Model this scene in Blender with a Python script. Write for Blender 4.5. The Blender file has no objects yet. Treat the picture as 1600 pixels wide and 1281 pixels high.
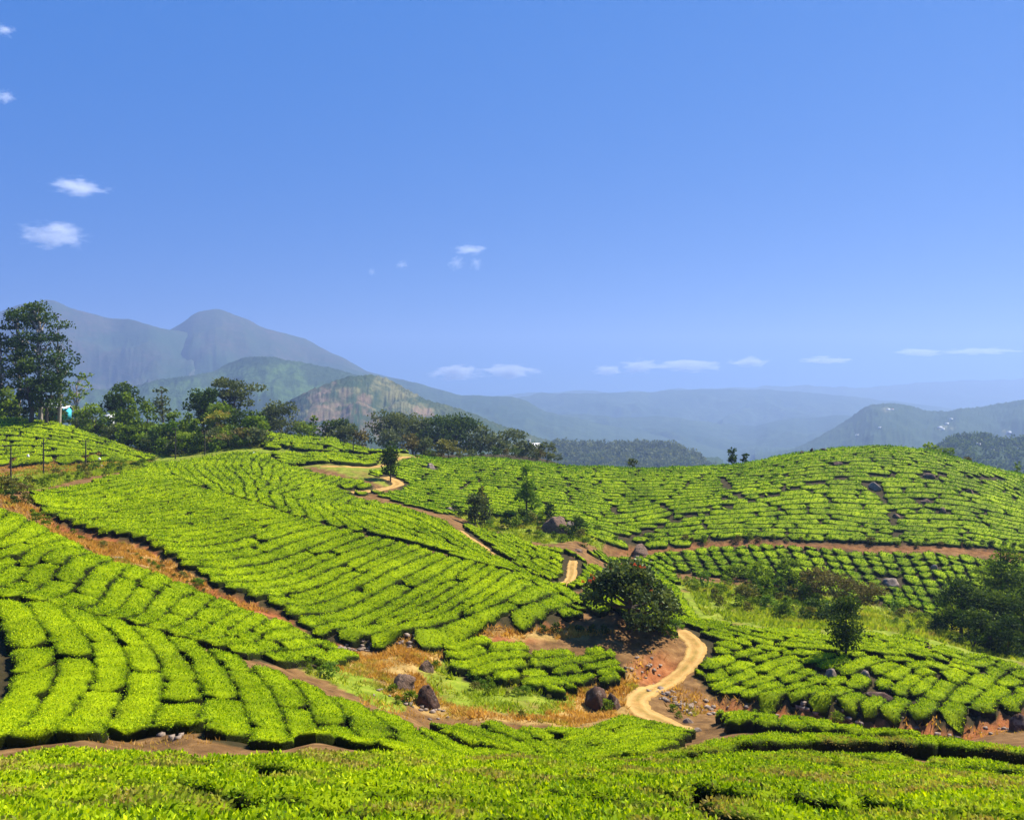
import bpy, math, random, time
import numpy as np
T0 = time.time()
SC = bpy.context.scene
COL = SC.collection
R = math.radians

# ------------------------------------------------------------------ camera, sky, sun, exposure
F, HOR = 1250.0, 610.0            # focal length in photo pixels (1600 wide), horizon row
cam_d = bpy.data.cameras.new('camera'); cam = bpy.data.objects.new('camera', cam_d); COL.objects.link(cam)
cam_d.sensor_width = 36.0; cam_d.lens = 36.0 * F / 1600.0
cam.location = (0, 0, 0); cam.rotation_euler = (R(90), 0, 0)
cam_d.shift_y = -(640.5 - HOR) / 1600.0
cam_d.clip_start = 0.5; cam_d.clip_end = 80000
SC.camera = cam

SUN_EL, SUN_AZ = 51.0, 60.0       # azimuth measured from +Y (view direction) towards +X
world = bpy.data.worlds.new('World'); SC.world = world; world.use_nodes = True
wn = world.node_tree; wn.nodes.clear()
sky = wn.nodes.new('ShaderNodeTexSky'); sky.sky_type = 'NISHITA'; sky.sun_disc = False
sky.sun_elevation = R(SUN_EL); sky.sun_rotation = R(SUN_AZ)
sky.altitude = 2500; sky.air_density = 0.75; sky.dust_density = 0.0; sky.ozone_density = 4.0
hs = wn.nodes.new('ShaderNodeHueSaturation'); hs.inputs['Saturation'].default_value = 2.0; hs.inputs['Hue'].default_value = 0.503
bg = wn.nodes.new('ShaderNodeBackground'); bg.inputs['Strength'].default_value = 0.05
wo = wn.nodes.new('ShaderNodeOutputWorld')
blu = wn.nodes.new('ShaderNodeMix'); blu.data_type = 'RGBA'; blu.inputs[0].default_value = 0.84; blu.inputs[7].default_value = (0.0, 1.45, 5.6, 1)   # clean deep blue, evens out the horizon glow
wn.links.new(sky.outputs[0], hs.inputs['Color']); wn.links.new(hs.outputs[0], blu.inputs[6]); wn.links.new(blu.outputs[2], bg.inputs[0]); wn.links.new(bg.outputs[0], wo.inputs[0])

sd = bpy.data.lights.new('sun', 'SUN'); sd.energy = 5.0; sd.angle = R(0.53); sd.color = (1.0, 0.955, 0.87)
sun = bpy.data.objects.new('sun', sd); COL.objects.link(sun)
sun.rotation_euler = (R(90 - SUN_EL), 0, R(-SUN_AZ) + math.pi)
# the lamp shines along its -Z: direction to the sun = (sin az cos el, cos az cos el, sin el)
from mathutils import Vector, Matrix
_d = Vector((math.sin(R(SUN_AZ)) * math.cos(R(SUN_EL)), math.cos(R(SUN_AZ)) * math.cos(R(SUN_EL)), math.sin(R(SUN_EL))))
sun.rotation_euler = _d.to_track_quat('Z', 'Y').to_euler()
sun.location = (0, 0, 60)
SC.view_settings.view_transform = 'Standard'; SC.view_settings.look = 'None'
SC.view_settings.exposure = 1.28; SC.view_settings.gamma = 1.0; SC.view_settings.use_curve_mapping = False
SC.render.engine = 'CYCLES'
SC.cycles.use_denoising = True
SC.cycles.max_bounces = 6; SC.cycles.diffuse_bounces = 2; SC.cycles.transmission_bounces = 3
SC.cycles.volume_bounces = 2; SC.cycles.transparent_max_bounces = 8
SC.cycles.caustics_reflective = False; SC.cycles.caustics_refractive = False

# ------------------------------------------------------------------ noise
def _h(ix, iy, iz, seed):
    n = (ix.astype(np.int64) * 374761393 + iy.astype(np.int64) * 668265263 + iz.astype(np.int64) * 2147483647 + seed * 974634777) & 0xffffffff
    n = ((n ^ (n >> 13)) * 1274126177) & 0xffffffff
    n = ((n ^ (n >> 16)) * 2246822519) & 0xffffffff
    return ((n ^ (n >> 15)) & 0xffff) / 65535.0
def vnoise(x, y, z=None, seed=0):
    x = np.asarray(x, float); y = np.asarray(y, float)
    z = np.zeros_like(x) if z is None else np.asarray(z, float)
    ix, iy, iz = np.floor(x), np.floor(y), np.floor(z)
    fx, fy, fz = x - ix, y - iy, z - iz
    fx = fx * fx * (3 - 2 * fx); fy = fy * fy * (3 - 2 * fy); fz = fz * fz * (3 - 2 * fz)
    out = 0
    flat = not np.any(fz)
    for dz in ((0,) if flat else (0, 1)):
        wz = 1 if flat else (fz if dz else 1 - fz)
        for dy in (0, 1):
            wy = fy if dy else 1 - fy
            for dx in (0, 1):
                wx = fx if dx else 1 - fx
                out = out + wx * wy * wz * _h(ix + dx, iy + dy, iz + dz, seed)
    return out * 2 - 1
def fbm(x, y, z=None, o=4, seed=0):
    s, a, f = 0, 1.0, 1.0
    for k in range(o):
        s = s + a * vnoise(np.asarray(x) * f, np.asarray(y) * f, None if z is None else np.asarray(z) * f, seed + k * 17)
        a *= 0.5; f *= 2.03
    return s
def sstep(a, b, x):
    t = np.clip((x - a) / (b - a), 0, 1); return t * t * (3 - 2 * t)

# ------------------------------------------------------------------ mesh / tagging helpers
def mesh_np(name, V, Fq, mats, mi=None, smooth=False, tint=None, tri=None):
    """V (n,3); Fq (m,4) quads and/or tri (k,3)"""
    me = bpy.data.meshes.new(name)
    V = np.asarray(V, np.float32)
    nq = 0 if Fq is None else len(Fq); nt = 0 if tri is None else len(tri)
    loops = np.concatenate(([np.asarray(Fq, np.int32).ravel()] if nq else []) + ([np.asarray(tri, np.int32).ravel()] if nt else []))
    me.vertices.add(len(V)); me.vertices.foreach_set('co', V.ravel())
    me.loops.add(len(loops)); me.loops.foreach_set('vertex_index', loops)
    me.polygons.add(nq + nt)
    ls = np.concatenate([np.arange(nq) * 4, nq * 4 + np.arange(nt) * 3]).astype(np.int32)
    me.polygons.foreach_set('loop_start', ls)
    if mi is not None: me.polygons.foreach_set('material_index', np.asarray(mi, np.int32))
    if smooth is True: me.polygons.foreach_set('use_smooth', np.ones(nq + nt, bool))
    elif smooth is not False: me.polygons.foreach_set('use_smooth', np.asarray(smooth, bool))
    if tint is not None:
        for k, v in (tint.items() if isinstance(tint, dict) else (('tint', tint),)):
            at = me.attributes.new(k, 'FLOAT', 'POINT'); at.data.foreach_set('value', np.asarray(v, np.float32))
    me.update(calc_edges=True)
    for m in (mats if isinstance(mats, (list, tuple)) else [mats]): me.materials.append(m)
    return me
def link(name, me, parent=None, loc=None):
    o = bpy.data.objects.new(name, me); COL.objects.link(o)
    if parent is not None: o.parent = parent
    if loc is not None: o.location = loc
    return o
def tag(o, label=None, cat=None, group=None, kind=None):
    if label: o['label'] = label
    if cat: o['category'] = cat
    if group: o['group'] = group
    if kind: o['kind'] = kind
    return o
def empty(name, loc, rz=0.0):
    o = bpy.data.objects.new(name, None); COL.objects.link(o); o.location = loc; o.rotation_euler = (0, 0, rz)
    o.empty_display_size = 0.5
    return o

# ------------------------------------------------------------------ materials
def mat(name):
    m = bpy.data.materials.new(name); m.use_nodes = True; nt = m.node_tree; nt.nodes.clear()
    out = nt.nodes.new('ShaderNodeOutputMaterial')
    return m, nt, out
def N(nt, typ, **kw):
    n = nt.nodes.new(typ)
    for k, v in kw.items():
        if k in n.inputs.keys(): n.inputs[k].default_value = v
        else: setattr(n, k, v)
    return n
def ramp(nt, fac, stops):
    r = nt.nodes.new('ShaderNodeValToRGB'); e = r.color_ramp.elements
    while len(e) < len(stops): e.new(0.5)
    for el, (p, c) in zip(e, stops): el.position = p; el.color = (*c, 1)
    nt.links.new(fac, r.inputs[0]); return r.outputs[0]
def mixc(nt, fac, a, b, mode='MIX'):
    m = nt.nodes.new('ShaderNodeMix'); m.data_type = 'RGBA'; m.blend_type = mode
    for s, v in ((0, fac), (6, a), (7, b)):
        if hasattr(v, 'links'): nt.links.new(v, m.inputs[s])
        elif s == 0: m.inputs[0].default_value = v
        else: m.inputs[s].default_value = (*v, 1)
    return m.outputs[2]
def noise_tex(nt, scale, detail=3.0, rough=0.55, vec=None):
    n = nt.nodes.new('ShaderNodeTexNoise'); n.inputs['Scale'].default_value = scale
    n.inputs['Detail'].default_value = detail; n.inputs['Roughness'].default_value = rough
    if vec is not None: nt.links.new(vec, n.inputs['Vector'])
    return n.outputs[0]
def geo_pos(nt): return nt.nodes.new('ShaderNodeNewGeometry').outputs['Position']
def attr(nt, name):
    a = nt.nodes.new('ShaderNodeAttribute'); a.attribute_name = name; return a.outputs['Fac']
def mth(nt, op, a, b=None, c=None):
    m = nt.nodes.new('ShaderNodeMath'); m.operation = op
    for i, v in enumerate((a, b, c)):
        if v is None: continue
        if hasattr(v, 'links'): nt.links.new(v, m.inputs[i])
        else: m.inputs[i].default_value = v
    return m.outputs[0]
def leaf_mat(name, stops, trans=0.35, patch=None, rough=0.65, bump=0, spec=0.12, pscale=0.12):
    """stops: colour ramp over the per-leaf tint; patch: (colour, scale, threshold)"""
    m, nt, out = mat(name)
    pos = geo_pos(nt)
    t = attr(nt, 'tint')
    big = noise_tex(nt, pscale, 3.0, 0.6, pos)
    fac = mth(nt, 'ADD', t, mth(nt, 'MULTIPLY', mth(nt, 'SUBTRACT', big, 0.5), 0.8))
    c = ramp(nt, fac, stops)
    if patch:
        pn = noise_tex(nt, patch[1], 4.0, 0.65, pos)
        pf = nt.nodes.new('ShaderNodeMapRange'); pf.inputs[1].default_value = patch[2]; pf.inputs[2].default_value = patch[2] + 0.12
        pf.inputs[4].default_value = patch[3] if len(patch) > 3 else 0.8
        nt.links.new(pn, pf.inputs[0]); c = mixc(nt, pf.outputs[0], c, patch[0])
    p = N(nt, 'ShaderNodeBsdfPrincipled', Roughness=rough); p.inputs['Specular IOR Level'].default_value = spec
    nt.links.new(c, p.inputs['Base Color'])
    if bump:
        b = nt.nodes.new('ShaderNodeBump'); b.inputs['Strength'].default_value = bump; b.inputs['Distance'].default_value = 0.08
        nt.links.new(noise_tex(nt, 11.0, 3.0, 0.7, pos), b.inputs['Height']); nt.links.new(b.outputs[0], p.inputs['Normal'])
    tr = nt.nodes.new('ShaderNodeBsdfTranslucent')
    nt.links.new(mixc(nt, 1.0, c, (1.25, 1.2, 0.55), 'MULTIPLY'), tr.inputs[0])
    mx = nt.nodes.new('ShaderNodeMixShader'); mx.inputs[0].default_value = trans
    nt.links.new(p.outputs[0], mx.inputs[1]); nt.links.new(tr.outputs[0], mx.inputs[2]); nt.links.new(mx.outputs[0], out.inputs[0])
    return m
def plain_mat(name, c1, c2, scale=3.0, rough=0.85, bump=0.4, dist=0.05, c3=None, s3=0.4, th3=0.5):
    m, nt, out = mat(name); pos = geo_pos(nt)
    n = noise_tex(nt, scale, 5.0, 0.65, pos)
    c = ramp(nt, n, [(0.3, c1), (0.7, c2)])
    if c3: c = mixc(nt, ramp(nt, noise_tex(nt, s3, 4.0, 0.6, pos), [(th3, (0, 0, 0)), (th3 + 0.12, (1, 1, 1))]), c, c3)
    p = N(nt, 'ShaderNodeBsdfPrincipled', Roughness=rough); p.inputs['Specular IOR Level'].default_value = 0.2
    nt.links.new(c, p.inputs['Base Color'])
    b = nt.nodes.new('ShaderNodeBump'); b.inputs['Strength'].default_value = bump; b.inputs['Distance'].default_value = dist
    nt.links.new(noise_tex(nt, scale * 2.5, 5.0, 0.7, pos), b.inputs['Height']); nt.links.new(b.outputs[0], p.inputs['Normal'])
    nt.links.new(p.outputs[0], out.inputs[0]); return m

M = {}
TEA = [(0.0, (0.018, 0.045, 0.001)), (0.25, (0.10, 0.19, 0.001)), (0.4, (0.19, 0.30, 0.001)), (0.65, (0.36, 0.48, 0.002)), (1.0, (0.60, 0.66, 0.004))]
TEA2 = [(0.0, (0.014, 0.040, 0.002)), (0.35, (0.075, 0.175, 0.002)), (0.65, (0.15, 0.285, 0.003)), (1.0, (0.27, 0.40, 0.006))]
M['tea_near'] = leaf_mat('tea_leaf_near', TEA, 0.4, ((0.34, 0.22, 0.07), 0.40, 0.50, 0.8))
M['tea'] = leaf_mat('tea_leaf', TEA, 0.38, ((0.15, 0.16, 0.03), 0.25, 0.60, 0.5))
M['tea_far'] = leaf_mat('tea_leaf_far', TEA2, 0.35, ((0.12, 0.12, 0.03), 0.15, 0.62, 0.4))
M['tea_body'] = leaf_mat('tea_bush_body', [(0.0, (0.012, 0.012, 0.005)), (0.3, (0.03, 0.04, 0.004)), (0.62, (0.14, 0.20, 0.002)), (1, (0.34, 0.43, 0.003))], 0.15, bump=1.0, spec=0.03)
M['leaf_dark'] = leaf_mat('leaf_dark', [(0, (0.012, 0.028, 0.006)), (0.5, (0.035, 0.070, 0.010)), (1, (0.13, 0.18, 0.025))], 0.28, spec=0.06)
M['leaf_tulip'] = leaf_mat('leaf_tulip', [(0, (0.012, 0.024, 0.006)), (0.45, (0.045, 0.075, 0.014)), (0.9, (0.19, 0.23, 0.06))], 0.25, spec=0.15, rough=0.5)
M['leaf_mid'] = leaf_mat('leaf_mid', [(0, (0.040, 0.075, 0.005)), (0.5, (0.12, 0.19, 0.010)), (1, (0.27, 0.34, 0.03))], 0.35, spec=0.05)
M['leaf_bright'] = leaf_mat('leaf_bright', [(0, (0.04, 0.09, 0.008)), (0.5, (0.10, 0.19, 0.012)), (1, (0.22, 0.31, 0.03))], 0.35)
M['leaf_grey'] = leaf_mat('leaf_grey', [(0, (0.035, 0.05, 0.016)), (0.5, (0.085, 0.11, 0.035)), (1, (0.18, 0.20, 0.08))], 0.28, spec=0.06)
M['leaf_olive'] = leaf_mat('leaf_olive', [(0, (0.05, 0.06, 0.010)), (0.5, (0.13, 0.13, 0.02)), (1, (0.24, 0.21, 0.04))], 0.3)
M['leaf_brown'] = leaf_mat('leaf_brown', [(0, (0.04, 0.036, 0.010)), (0.5, (0.12, 0.10, 0.028)), (1, (0.22, 0.18, 0.055))], 0.25, spec=0.05)
M['leaf_yellow'] = leaf_mat('leaf_yellow', [(0, (0.10, 0.16, 0.01)), (0.5, (0.28, 0.28, 0.03)), (1, (0.42, 0.20, 0.05))], 0.3)
M['flower'] = leaf_mat('flower_red', [(0, (0.45, 0.04, 0.01)), (1, (0.75, 0.10, 0.02))], 0.25)
M['grass_dry'] = leaf_mat('grass_dry', [(0, (0.26, 0.12, 0.02)), (0.5, (0.52, 0.28, 0.06)), (1, (0.66, 0.42, 0.12))], 0.45, ((0.22, 0.30, 0.02), 0.22, 0.55, 0.75))
M['grass_green'] = leaf_mat('grass_green', [(0, (0.12, 0.18, 0.005)), (0.5, (0.26, 0.34, 0.01)), (1, (0.42, 0.42, 0.04))], 0.45, ((0.40, 0.26, 0.06), 0.2, 0.57, 0.7))
M['bark'] = plain_mat('bark', (0.05, 0.035, 0.022), (0.13, 0.10, 0.07), 6.0)
M['bark_pale'] = plain_mat('bark_pale', (0.20, 0.16, 0.12), (0.38, 0.33, 0.26), 2.0)
M['rock'] = plain_mat('rock', (0.09, 0.05, 0.03), (0.30, 0.19, 0.12), 1.6, bump=1.0, dist=0.25, c3=(0.045, 0.028, 0.018), s3=1.6, th3=0.52)
M['rock_dark'] = plain_mat('rock_dark', (0.025, 0.014, 0.009), (0.12, 0.06, 0.035), 1.6, bump=1.0, dist=0.15, c3=(0.20, 0.15, 0.11), s3=1.4, th3=0.55)
M['rock_grey'] = plain_mat('rock_grey', (0.12, 0.085, 0.06), (0.36, 0.27, 0.20), 2.0, bump=1.0, dist=0.1)
M['road_plain'] = plain_mat('dirt_road', (0.34, 0.18, 0.045), (0.56, 0.34, 0.11), 1.3, rough=0.95, bump=0.6, dist=0.05, c3=(0.33, 0.20, 0.05), s3=2.3, th3=0.55)
M['pole'] = plain_mat('pole_wood', (0.03, 0.025, 0.02), (0.06, 0.05, 0.04), 5.0)
M['white'] = plain_mat('white_paint', (0.72, 0.72, 0.70), (0.82, 0.82, 0.80), 2.0, bump=0.05)
M['blue'] = plain_mat('turquoise_paint', (0.05, 0.42, 0.50), (0.07, 0.50, 0.58), 2.0, bump=0.05)
M['roof'] = plain_mat('tin_roof', (0.45, 0.45, 0.46), (0.62, 0.61, 0.60), 2.0, rough=0.5, bump=0.1)
M['tile'] = plain_mat('red_roof', (0.30, 0.10, 0.06), (0.42, 0.16, 0.10), 2.0, bump=0.1)
M['window'] = plain_mat('window_glass', (0.02, 0.025, 0.03), (0.04, 0.05, 0.06), 2.0, rough=0.2, bump=0.0)

def ground_material():
    m, nt, out = mat('ground'); pos = geo_pos(nt)
    n1 = noise_tex(nt, 0.9, 5.0, 0.65, pos); n2 = noise_tex(nt, 0.22, 4.0, 0.6, pos); n3 = noise_tex(nt, 5.0, 5.0, 0.7, pos)
    soil = ramp(nt, n1, [(0.3, (0.07, 0.035, 0.012)), (0.5, (0.17, 0.085, 0.028)), (0.72, (0.32, 0.18, 0.065))])
    soil = mixc(nt, mth(nt, 'MULTIPLY', n3, 0.5), soil, (0.10, 0.06, 0.02))
    red = ramp(nt, n1, [(0.3, (0.10, 0.032, 0.010)), (0.5, (0.28, 0.095, 0.028)), (0.8, (0.42, 0.19, 0.07))])
    dry = ramp(nt, n1, [(0.3, (0.17, 0.12, 0.035)), (0.5, (0.34, 0.21, 0.06)), (0.75, (0.46, 0.31, 0.11))])
    grn = ramp(nt, n1, [(0.3, (0.09, 0.12, 0.008)), (0.55, (0.19, 0.24, 0.015)), (0.75, (0.34, 0.29, 0.05))])
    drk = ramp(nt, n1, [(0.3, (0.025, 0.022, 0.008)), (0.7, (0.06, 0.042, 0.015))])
    c = mixc(nt, attr(nt, 'red'), soil, red)
    c = mixc(nt, attr(nt, 'dry'), c, dry)
    gf = mth(nt, 'MULTIPLY', attr(nt, 'green'), ramp(nt, n2, [(0.32, (0.25,) * 3), (0.5, (1,) * 3)]))
    c = mixc(nt, gf, c, grn)
    c = mixc(nt, attr(nt, 'shadebed'), c, drk)  # dark litter tone that also paints the shade between tea rows
    p = N(nt, 'ShaderNodeBsdfPrincipled', Roughness=0.95); p.inputs['Specular IOR Level'].default_value = 0.1
    nt.links.new(c, p.inputs['Base Color'])
    b = nt.nodes.new('ShaderNodeBump'); b.inputs['Strength'].default_value = 0.9; b.inputs['Distance'].default_value = 0.12
    nt.links.new(noise_tex(nt, 3.2, 6.0, 0.75, pos), b.inputs['Height']); nt.links.new(b.outputs[0], p.inputs['Normal'])
    nt.links.new(p.outputs[0], out.inputs[0]); return m
M['ground'] = ground_material()
def road_material():
    m, nt, out = mat('dirt_road'); pos = geo_pos(nt)
    n1 = noise_tex(nt, 1.1, 5.0, 0.7, pos); n2 = noise_tex(nt, 6.0, 5.0, 0.75, pos); n3 = noise_tex(nt, 0.6, 3.0, 0.6, pos)
    c = ramp(nt, n1, [(0.3, (0.30, 0.15, 0.035)), (0.55, (0.46, 0.27, 0.075)), (0.75, (0.56, 0.36, 0.13))])
    rut = attr(nt, 'rut'); c = mixc(nt, mth(nt, 'MULTIPLY', rut, 0.6), c, (0.60, 0.39, 0.14))
    cen = mth(nt, 'MULTIPLY', attr(nt, 'verge'), ramp(nt, n3, [(0.42, (0, 0, 0)), (0.58, (1, 1, 1))])); c = mixc(nt, mth(nt, 'MULTIPLY', cen, 0.8), c, (0.19, 0.15, 0.03))
    c = mixc(nt, mth(nt, 'MULTIPLY', n2, 0.55), c, (0.24, 0.13, 0.035))
    p = N(nt, 'ShaderNodeBsdfPrincipled', Roughness=0.95); p.inputs['Specular IOR Level'].default_value = 0.1
    nt.links.new(c, p.inputs['Base Color']); b = nt.nodes.new('ShaderNodeBump'); b.inputs['Strength'].default_value = 0.8; b.inputs['Distance'].default_value = 0.06
    nt.links.new(noise_tex(nt, 5.0, 6.0, 0.75, pos), b.inputs['Height']); nt.links.new(b.outputs[0], p.inputs['Normal']); nt.links.new(p.outputs[0], out.inputs[0]); return m
M['road'] = road_material()

# ------------------------------------------------------------------ near terrain: a smooth surface through surveyed points
HH = 0.9      # tea bush height; 't' points lie on the bush tops, 'g' points on bare ground
CP_T = """0 1281 9;400 1281 9.5;800 1281 10;1200 1281 10.5;1600 1281 11;0 1220 13;400 1222 13;800 1225 13.5;1200 1215 16;1600 1215 17
0 1165 20;300 1166 20;600 1160 22;850 1172 23;1000 1178 24;1040 1172 26.5;1150 1156 29;1150 1137 32.5;1300 1153 30.5;1300 1132 34;1450 1163 30;1450 1138 33.5;1600 1176 29.5;1600 1153 33;-500 1165 20;2200 1200 25;-400 1281 9;2000 1281 11
50 1100 34;200 1120 33;400 1120 34;480 1150 33;100 1030 39;300 1060 39;0 930 49;100 938 50;200 962 50;350 1010 47;450 1045 45;550 1085 43;650 1120 41;600 1140 36
50 900 58;150 930 58;0 850 64;100 860 64;0 800 71;60 815 72;150 880 64;250 900 66;250 950 58;350 970 60;400 1000 56;330 932 68;450 972 66;480 1040 54;550 1012 64
60 775 90;110 812 86;230 838 82;290 875 77;350 912 73;430 942 71;500 983 68.5;600 995 68.5;700 982 71.5;800 965 75;880 955 79
200 733 130;300 752 122;400 780 112;500 812 104;600 836 99;700 860 95;800 888 91;880 925 87;905 945 84;200 780 104;400 850 89;600 910 82;750 925 81
540 768 140;600 782 130;650 793 124;700 815 115;500 780 128;400 745 140;300 728 150;250 722 155;800 875 101;860 905 95;420 715 172;350 718 165;500 730 165
780 835 122;850 845 124;900 880 112;850 880 108;930 900 104
650 780 145;720 790 143;800 805 142;950 830 142;1100 838 142;1250 835 143;1450 845 142;1600 855 140;1380 765 163;950 775 165;650 740 170;1600 785 160
650 708 197;750 712 197;850 720 195;950 725 193;1050 727 191;1150 722 192;1230 708 192;1300 699 191;1380 695 190;1450 702 188;1520 720 184;1600 740 180;1720 768 176
950 862 136;1100 852 139;1250 848 140;1450 856 138;1600 866 135;1000 885 124;1100 895 124;1200 905 122;1300 925 119;1400 945 117;1470 955 115;1550 960 113
1000 900 112;1050 930 103;1080 960 92;1150 975 84;1250 982 81;1350 985 80;1450 1000 78;1550 1025 75;1650 1050 73;1120 1020 74;1250 1040 71;1400 1050 69;1550 1080 67
1110 1070 67;1180 1095 63;1250 1090 63;1300 1100 62;1400 1120 60;1480 1125 59;1560 1105 61
720 1010 69;850 1000 72;960 1020 71;850 1050 66;750 1040 66;700 1120 52;800 1130 51;900 1138 50;1000 1122 52;1070 1132 53;700 1150 38;800 1165 38;900 1175 36
1130 1112 55;1250 1118 54;1350 1130 50
0 650 205;60 655 203;110 665 200;180 690 195;240 711 188;0 718 172;120 716 175;200 715 182
415 673 212;520 684 208;640 703 200;415 696 196;520 701 194;600 704 196;460 712 186;590 712 188;450 722 178;580 722 180"""
CP_G = """130 1157 29;300 1154 30;500 1164 30;30 790 78;60 795 88;100 830 84;200 852 80;260 882 76;330 925 72;430 958 70;520 1003 67;620 1010 67;760 985 73;880 975 78
20 765 95;0 755 125;0 765 105;100 745 125;720 830 116;760 858 110;790 877 106;895 872 113;880 913 97;700 808 132;745 825 132;800 830 135;870 832 136;920 850 132;950 848 138
1080 930 108;1150 950 104;1250 970 102;1380 975 104;1450 985 102;1550 1020 96;1150 1112 62;1300 1132 60.5;1450 1142 57.5;1550 1137 58.5
1060 985 82;1088 1005 79;1085 1025 75;1050 1055 70;1010 1075 66;990 1095 63;1010 1115 60;1075 1138 57
960 962 80;1020 978 80;930 975 80;1000 1005 77;960 1075 66;930 1110 62;560 1040 62;620 1060 60;670 1100 57;760 1110 56;850 1125 55;950 1125 56;1020 1125 58
0 750 160;100 735 165;200 722 172;430 707 192;600 708 192;500 728 170;550 730 172;600 755 158;560 770 148;625 715 185;300 712 190"""
CP_Z = [(300, 26, -12.6), (0, 26, -12.0), (-400, 40, -14), (1300, 41, -18.5), (1600, 41, -19), (2100, 60, -24), (650, 225, -21), (950, 225, -27), (1380, 228, -21), (1600, 218, -28),
        (200, 235, -17), (0, 240, -9.5), (500, 245, -20), (0, 340, -22), (300, 340, -26), (600, 340, -27), (850, 300, -26), (900, 420, -60), (1300, 420, -70), (1700, 420, -70),
        (500, 450, -45), (100, 450, -40), (-300, 300, -15), (-300, 170, -10), (-300, 90, -10), (2000, 190, -22), (2000, 140, -28), (2000, 100, -30), (1200, 300, -42), (1500, 300, -45), (-500, 450, -40), (2200, 450, -80), (2200, 300, -50)]
P = []
for txt, dz in ((CP_T, HH), (CP_G, 0.0)):
    for tok in txt.replace('\n', ';').split(';'):
        px, py, Y = map(float, tok.split())
        P.append(((px - 800) / F, math.log(Y), -(py - HOR) / F * Y - dz))
for px in (-600, -100, 400, 900, 1400, 1900, 2300):
    CP_Z += [(px, 5.0, -3.9), (px, 7.0, -4.85)]
CP_Z += [(-500, 13, -7.2), (2200, 14, -8.4), (2200, 40, -19), (-500, 60, -12), (2200, 70, -26)]
for px, Y, z in CP_Z: P.append(((px - 800) / F, math.log(Y), z))
P = np.array(P); AS = 2.2          # weight of the sideways axis against log distance
def _phi(r2): return 0.5 * r2 * np.log(r2 + 1e-12)
A_ = np.stack([P[:, 0] * AS, P[:, 1]], 1); n_ = len(A_)
Kk = _phi(((A_[:, None] - A_[None]) ** 2).sum(-1)) + np.eye(n_) * 4e-4
Q_ = np.c_[np.ones(n_), A_]
LHS = np.block([[Kk, Q_], [Q_.T, np.zeros((3, 3))]])
COEF = np.linalg.solve(LHS, np.r_[P[:, 2], np.zeros(3)])
def tps(s, t):
    B = np.stack([s * AS, t], 1); out = np.empty(len(B))
    for i in range(0, len(B), 20000):
        b = B[i:i + 20000]
        r2 = (b ** 2).sum(1)[:, None] + (A_ ** 2).sum(1)[None] - 2 * b @ A_.T
        out[i:i + 20000] = _phi(np.maximum(r2, 0)) @ COEF[:n_] + COEF[n_] + b @ COEF[n_ + 1:]
    return out
S0, S1, NS = -1.05, 1.05, 421
TL0, TL1, NT = math.log(5.0), math.log(450.0), 350
sg = np.linspace(S0, S1, NS); tg = np.linspace(TL0, TL1, NT)
SG, TG = np.meshgrid(sg, tg)                       # rows = distance
GY = np.exp(TG); GX = SG * GY
GZ = tps(SG.ravel(), TG.ravel()).reshape(NT, NS)
def bil(G, x, y):
    x = np.asarray(x, float); y = np.maximum(np.asarray(y, float), 1e-3)
    a = np.clip((x / y - S0) / (S1 - S0) * (NS - 1), 0, NS - 1.001); b = np.clip((np.log(y) - TL0) / (TL1 - TL0) * (NT - 1), 0, NT - 1.001)
    i = a.astype(int); j = b.astype(int); fa = a - i; fb = b - j
    return (G[j, i] * (1 - fa) + G[j, i + 1] * fa) * (1 - fb) + (G[j + 1, i] * (1 - fa) + G[j + 1, i + 1] * fa) * fb
def gz(x, y): return bil(GZ, x, y)
TS = np.exp(np.linspace(math.log(6), math.log(440), 1400))
def W(px, py, dz=HH, Y=None):
    """the point of the ground (or of the bush tops, dz above it) seen at a photo position"""
    s = (px - 800) / F
    if Y is None:
        zt = gz(s * TS, TS) + dz; zr = -(py - HOR) / F * TS
        hit = np.nonzero(zr < zt)[0]
        Y = TS[hit[0]] if len(hit) else 440.0
    return (s * Y, Y)
def poly_w(pts, dz=HH): return np.array([W(*p[:2], dz, p[2] if len(p) > 2 else None) for p in pts])
def resample(P, d):
    P = np.asarray(P, float); seg = np.hypot(*np.diff(P, axis=0)[:, :2].T); L = np.r_[0, np.cumsum(seg)]
    n = max(2, int(L[-1] / d) + 1); q = np.linspace(0, L[-1], n)
    return np.stack([np.interp(q, L, P[:, k]) for k in range(P.shape[1])], 1)
def chaikin(P, it=2):
    P = np.asarray(P, float)
    for _ in range(it):
        Q = [P[0]]
        for a, b in zip(P[:-1], P[1:]): Q += [a * .75 + b * .25, a * .25 + b * .75]
        Q.append(P[-1]); P = np.array(Q)
    return P
def pdist(x, y, P):
    """distance to a polyline and index parameter"""
    x = np.asarray(x, float); y = np.asarray(y, float)
    best = np.full(x.shape, 1e9)
    for a, b in zip(P[:-1], P[1:]):
        d = b[:2] - a[:2]; L2 = max(d @ d, 1e-9)
        t = np.clip(((x - a[0]) * d[0] + (y - a[1]) * d[1]) / L2, 0, 1)
        best = np.minimum(best, np.hypot(x - a[0] - t * d[0], y - a[1] - t * d[1]))
    return best
def inpoly(x, y, P):
    r = np.zeros(np.shape(x), bool)
    for (x1, y1), (x2, y2) in zip(P, np.roll(P, -1, 0)):
        if y1 == y2: continue
        c = ((y1 > y) != (y2 > y)) & (x < (x2 - x1) * (y - y1) / (y2 - y1) + x1); r ^= c
    return r

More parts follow.
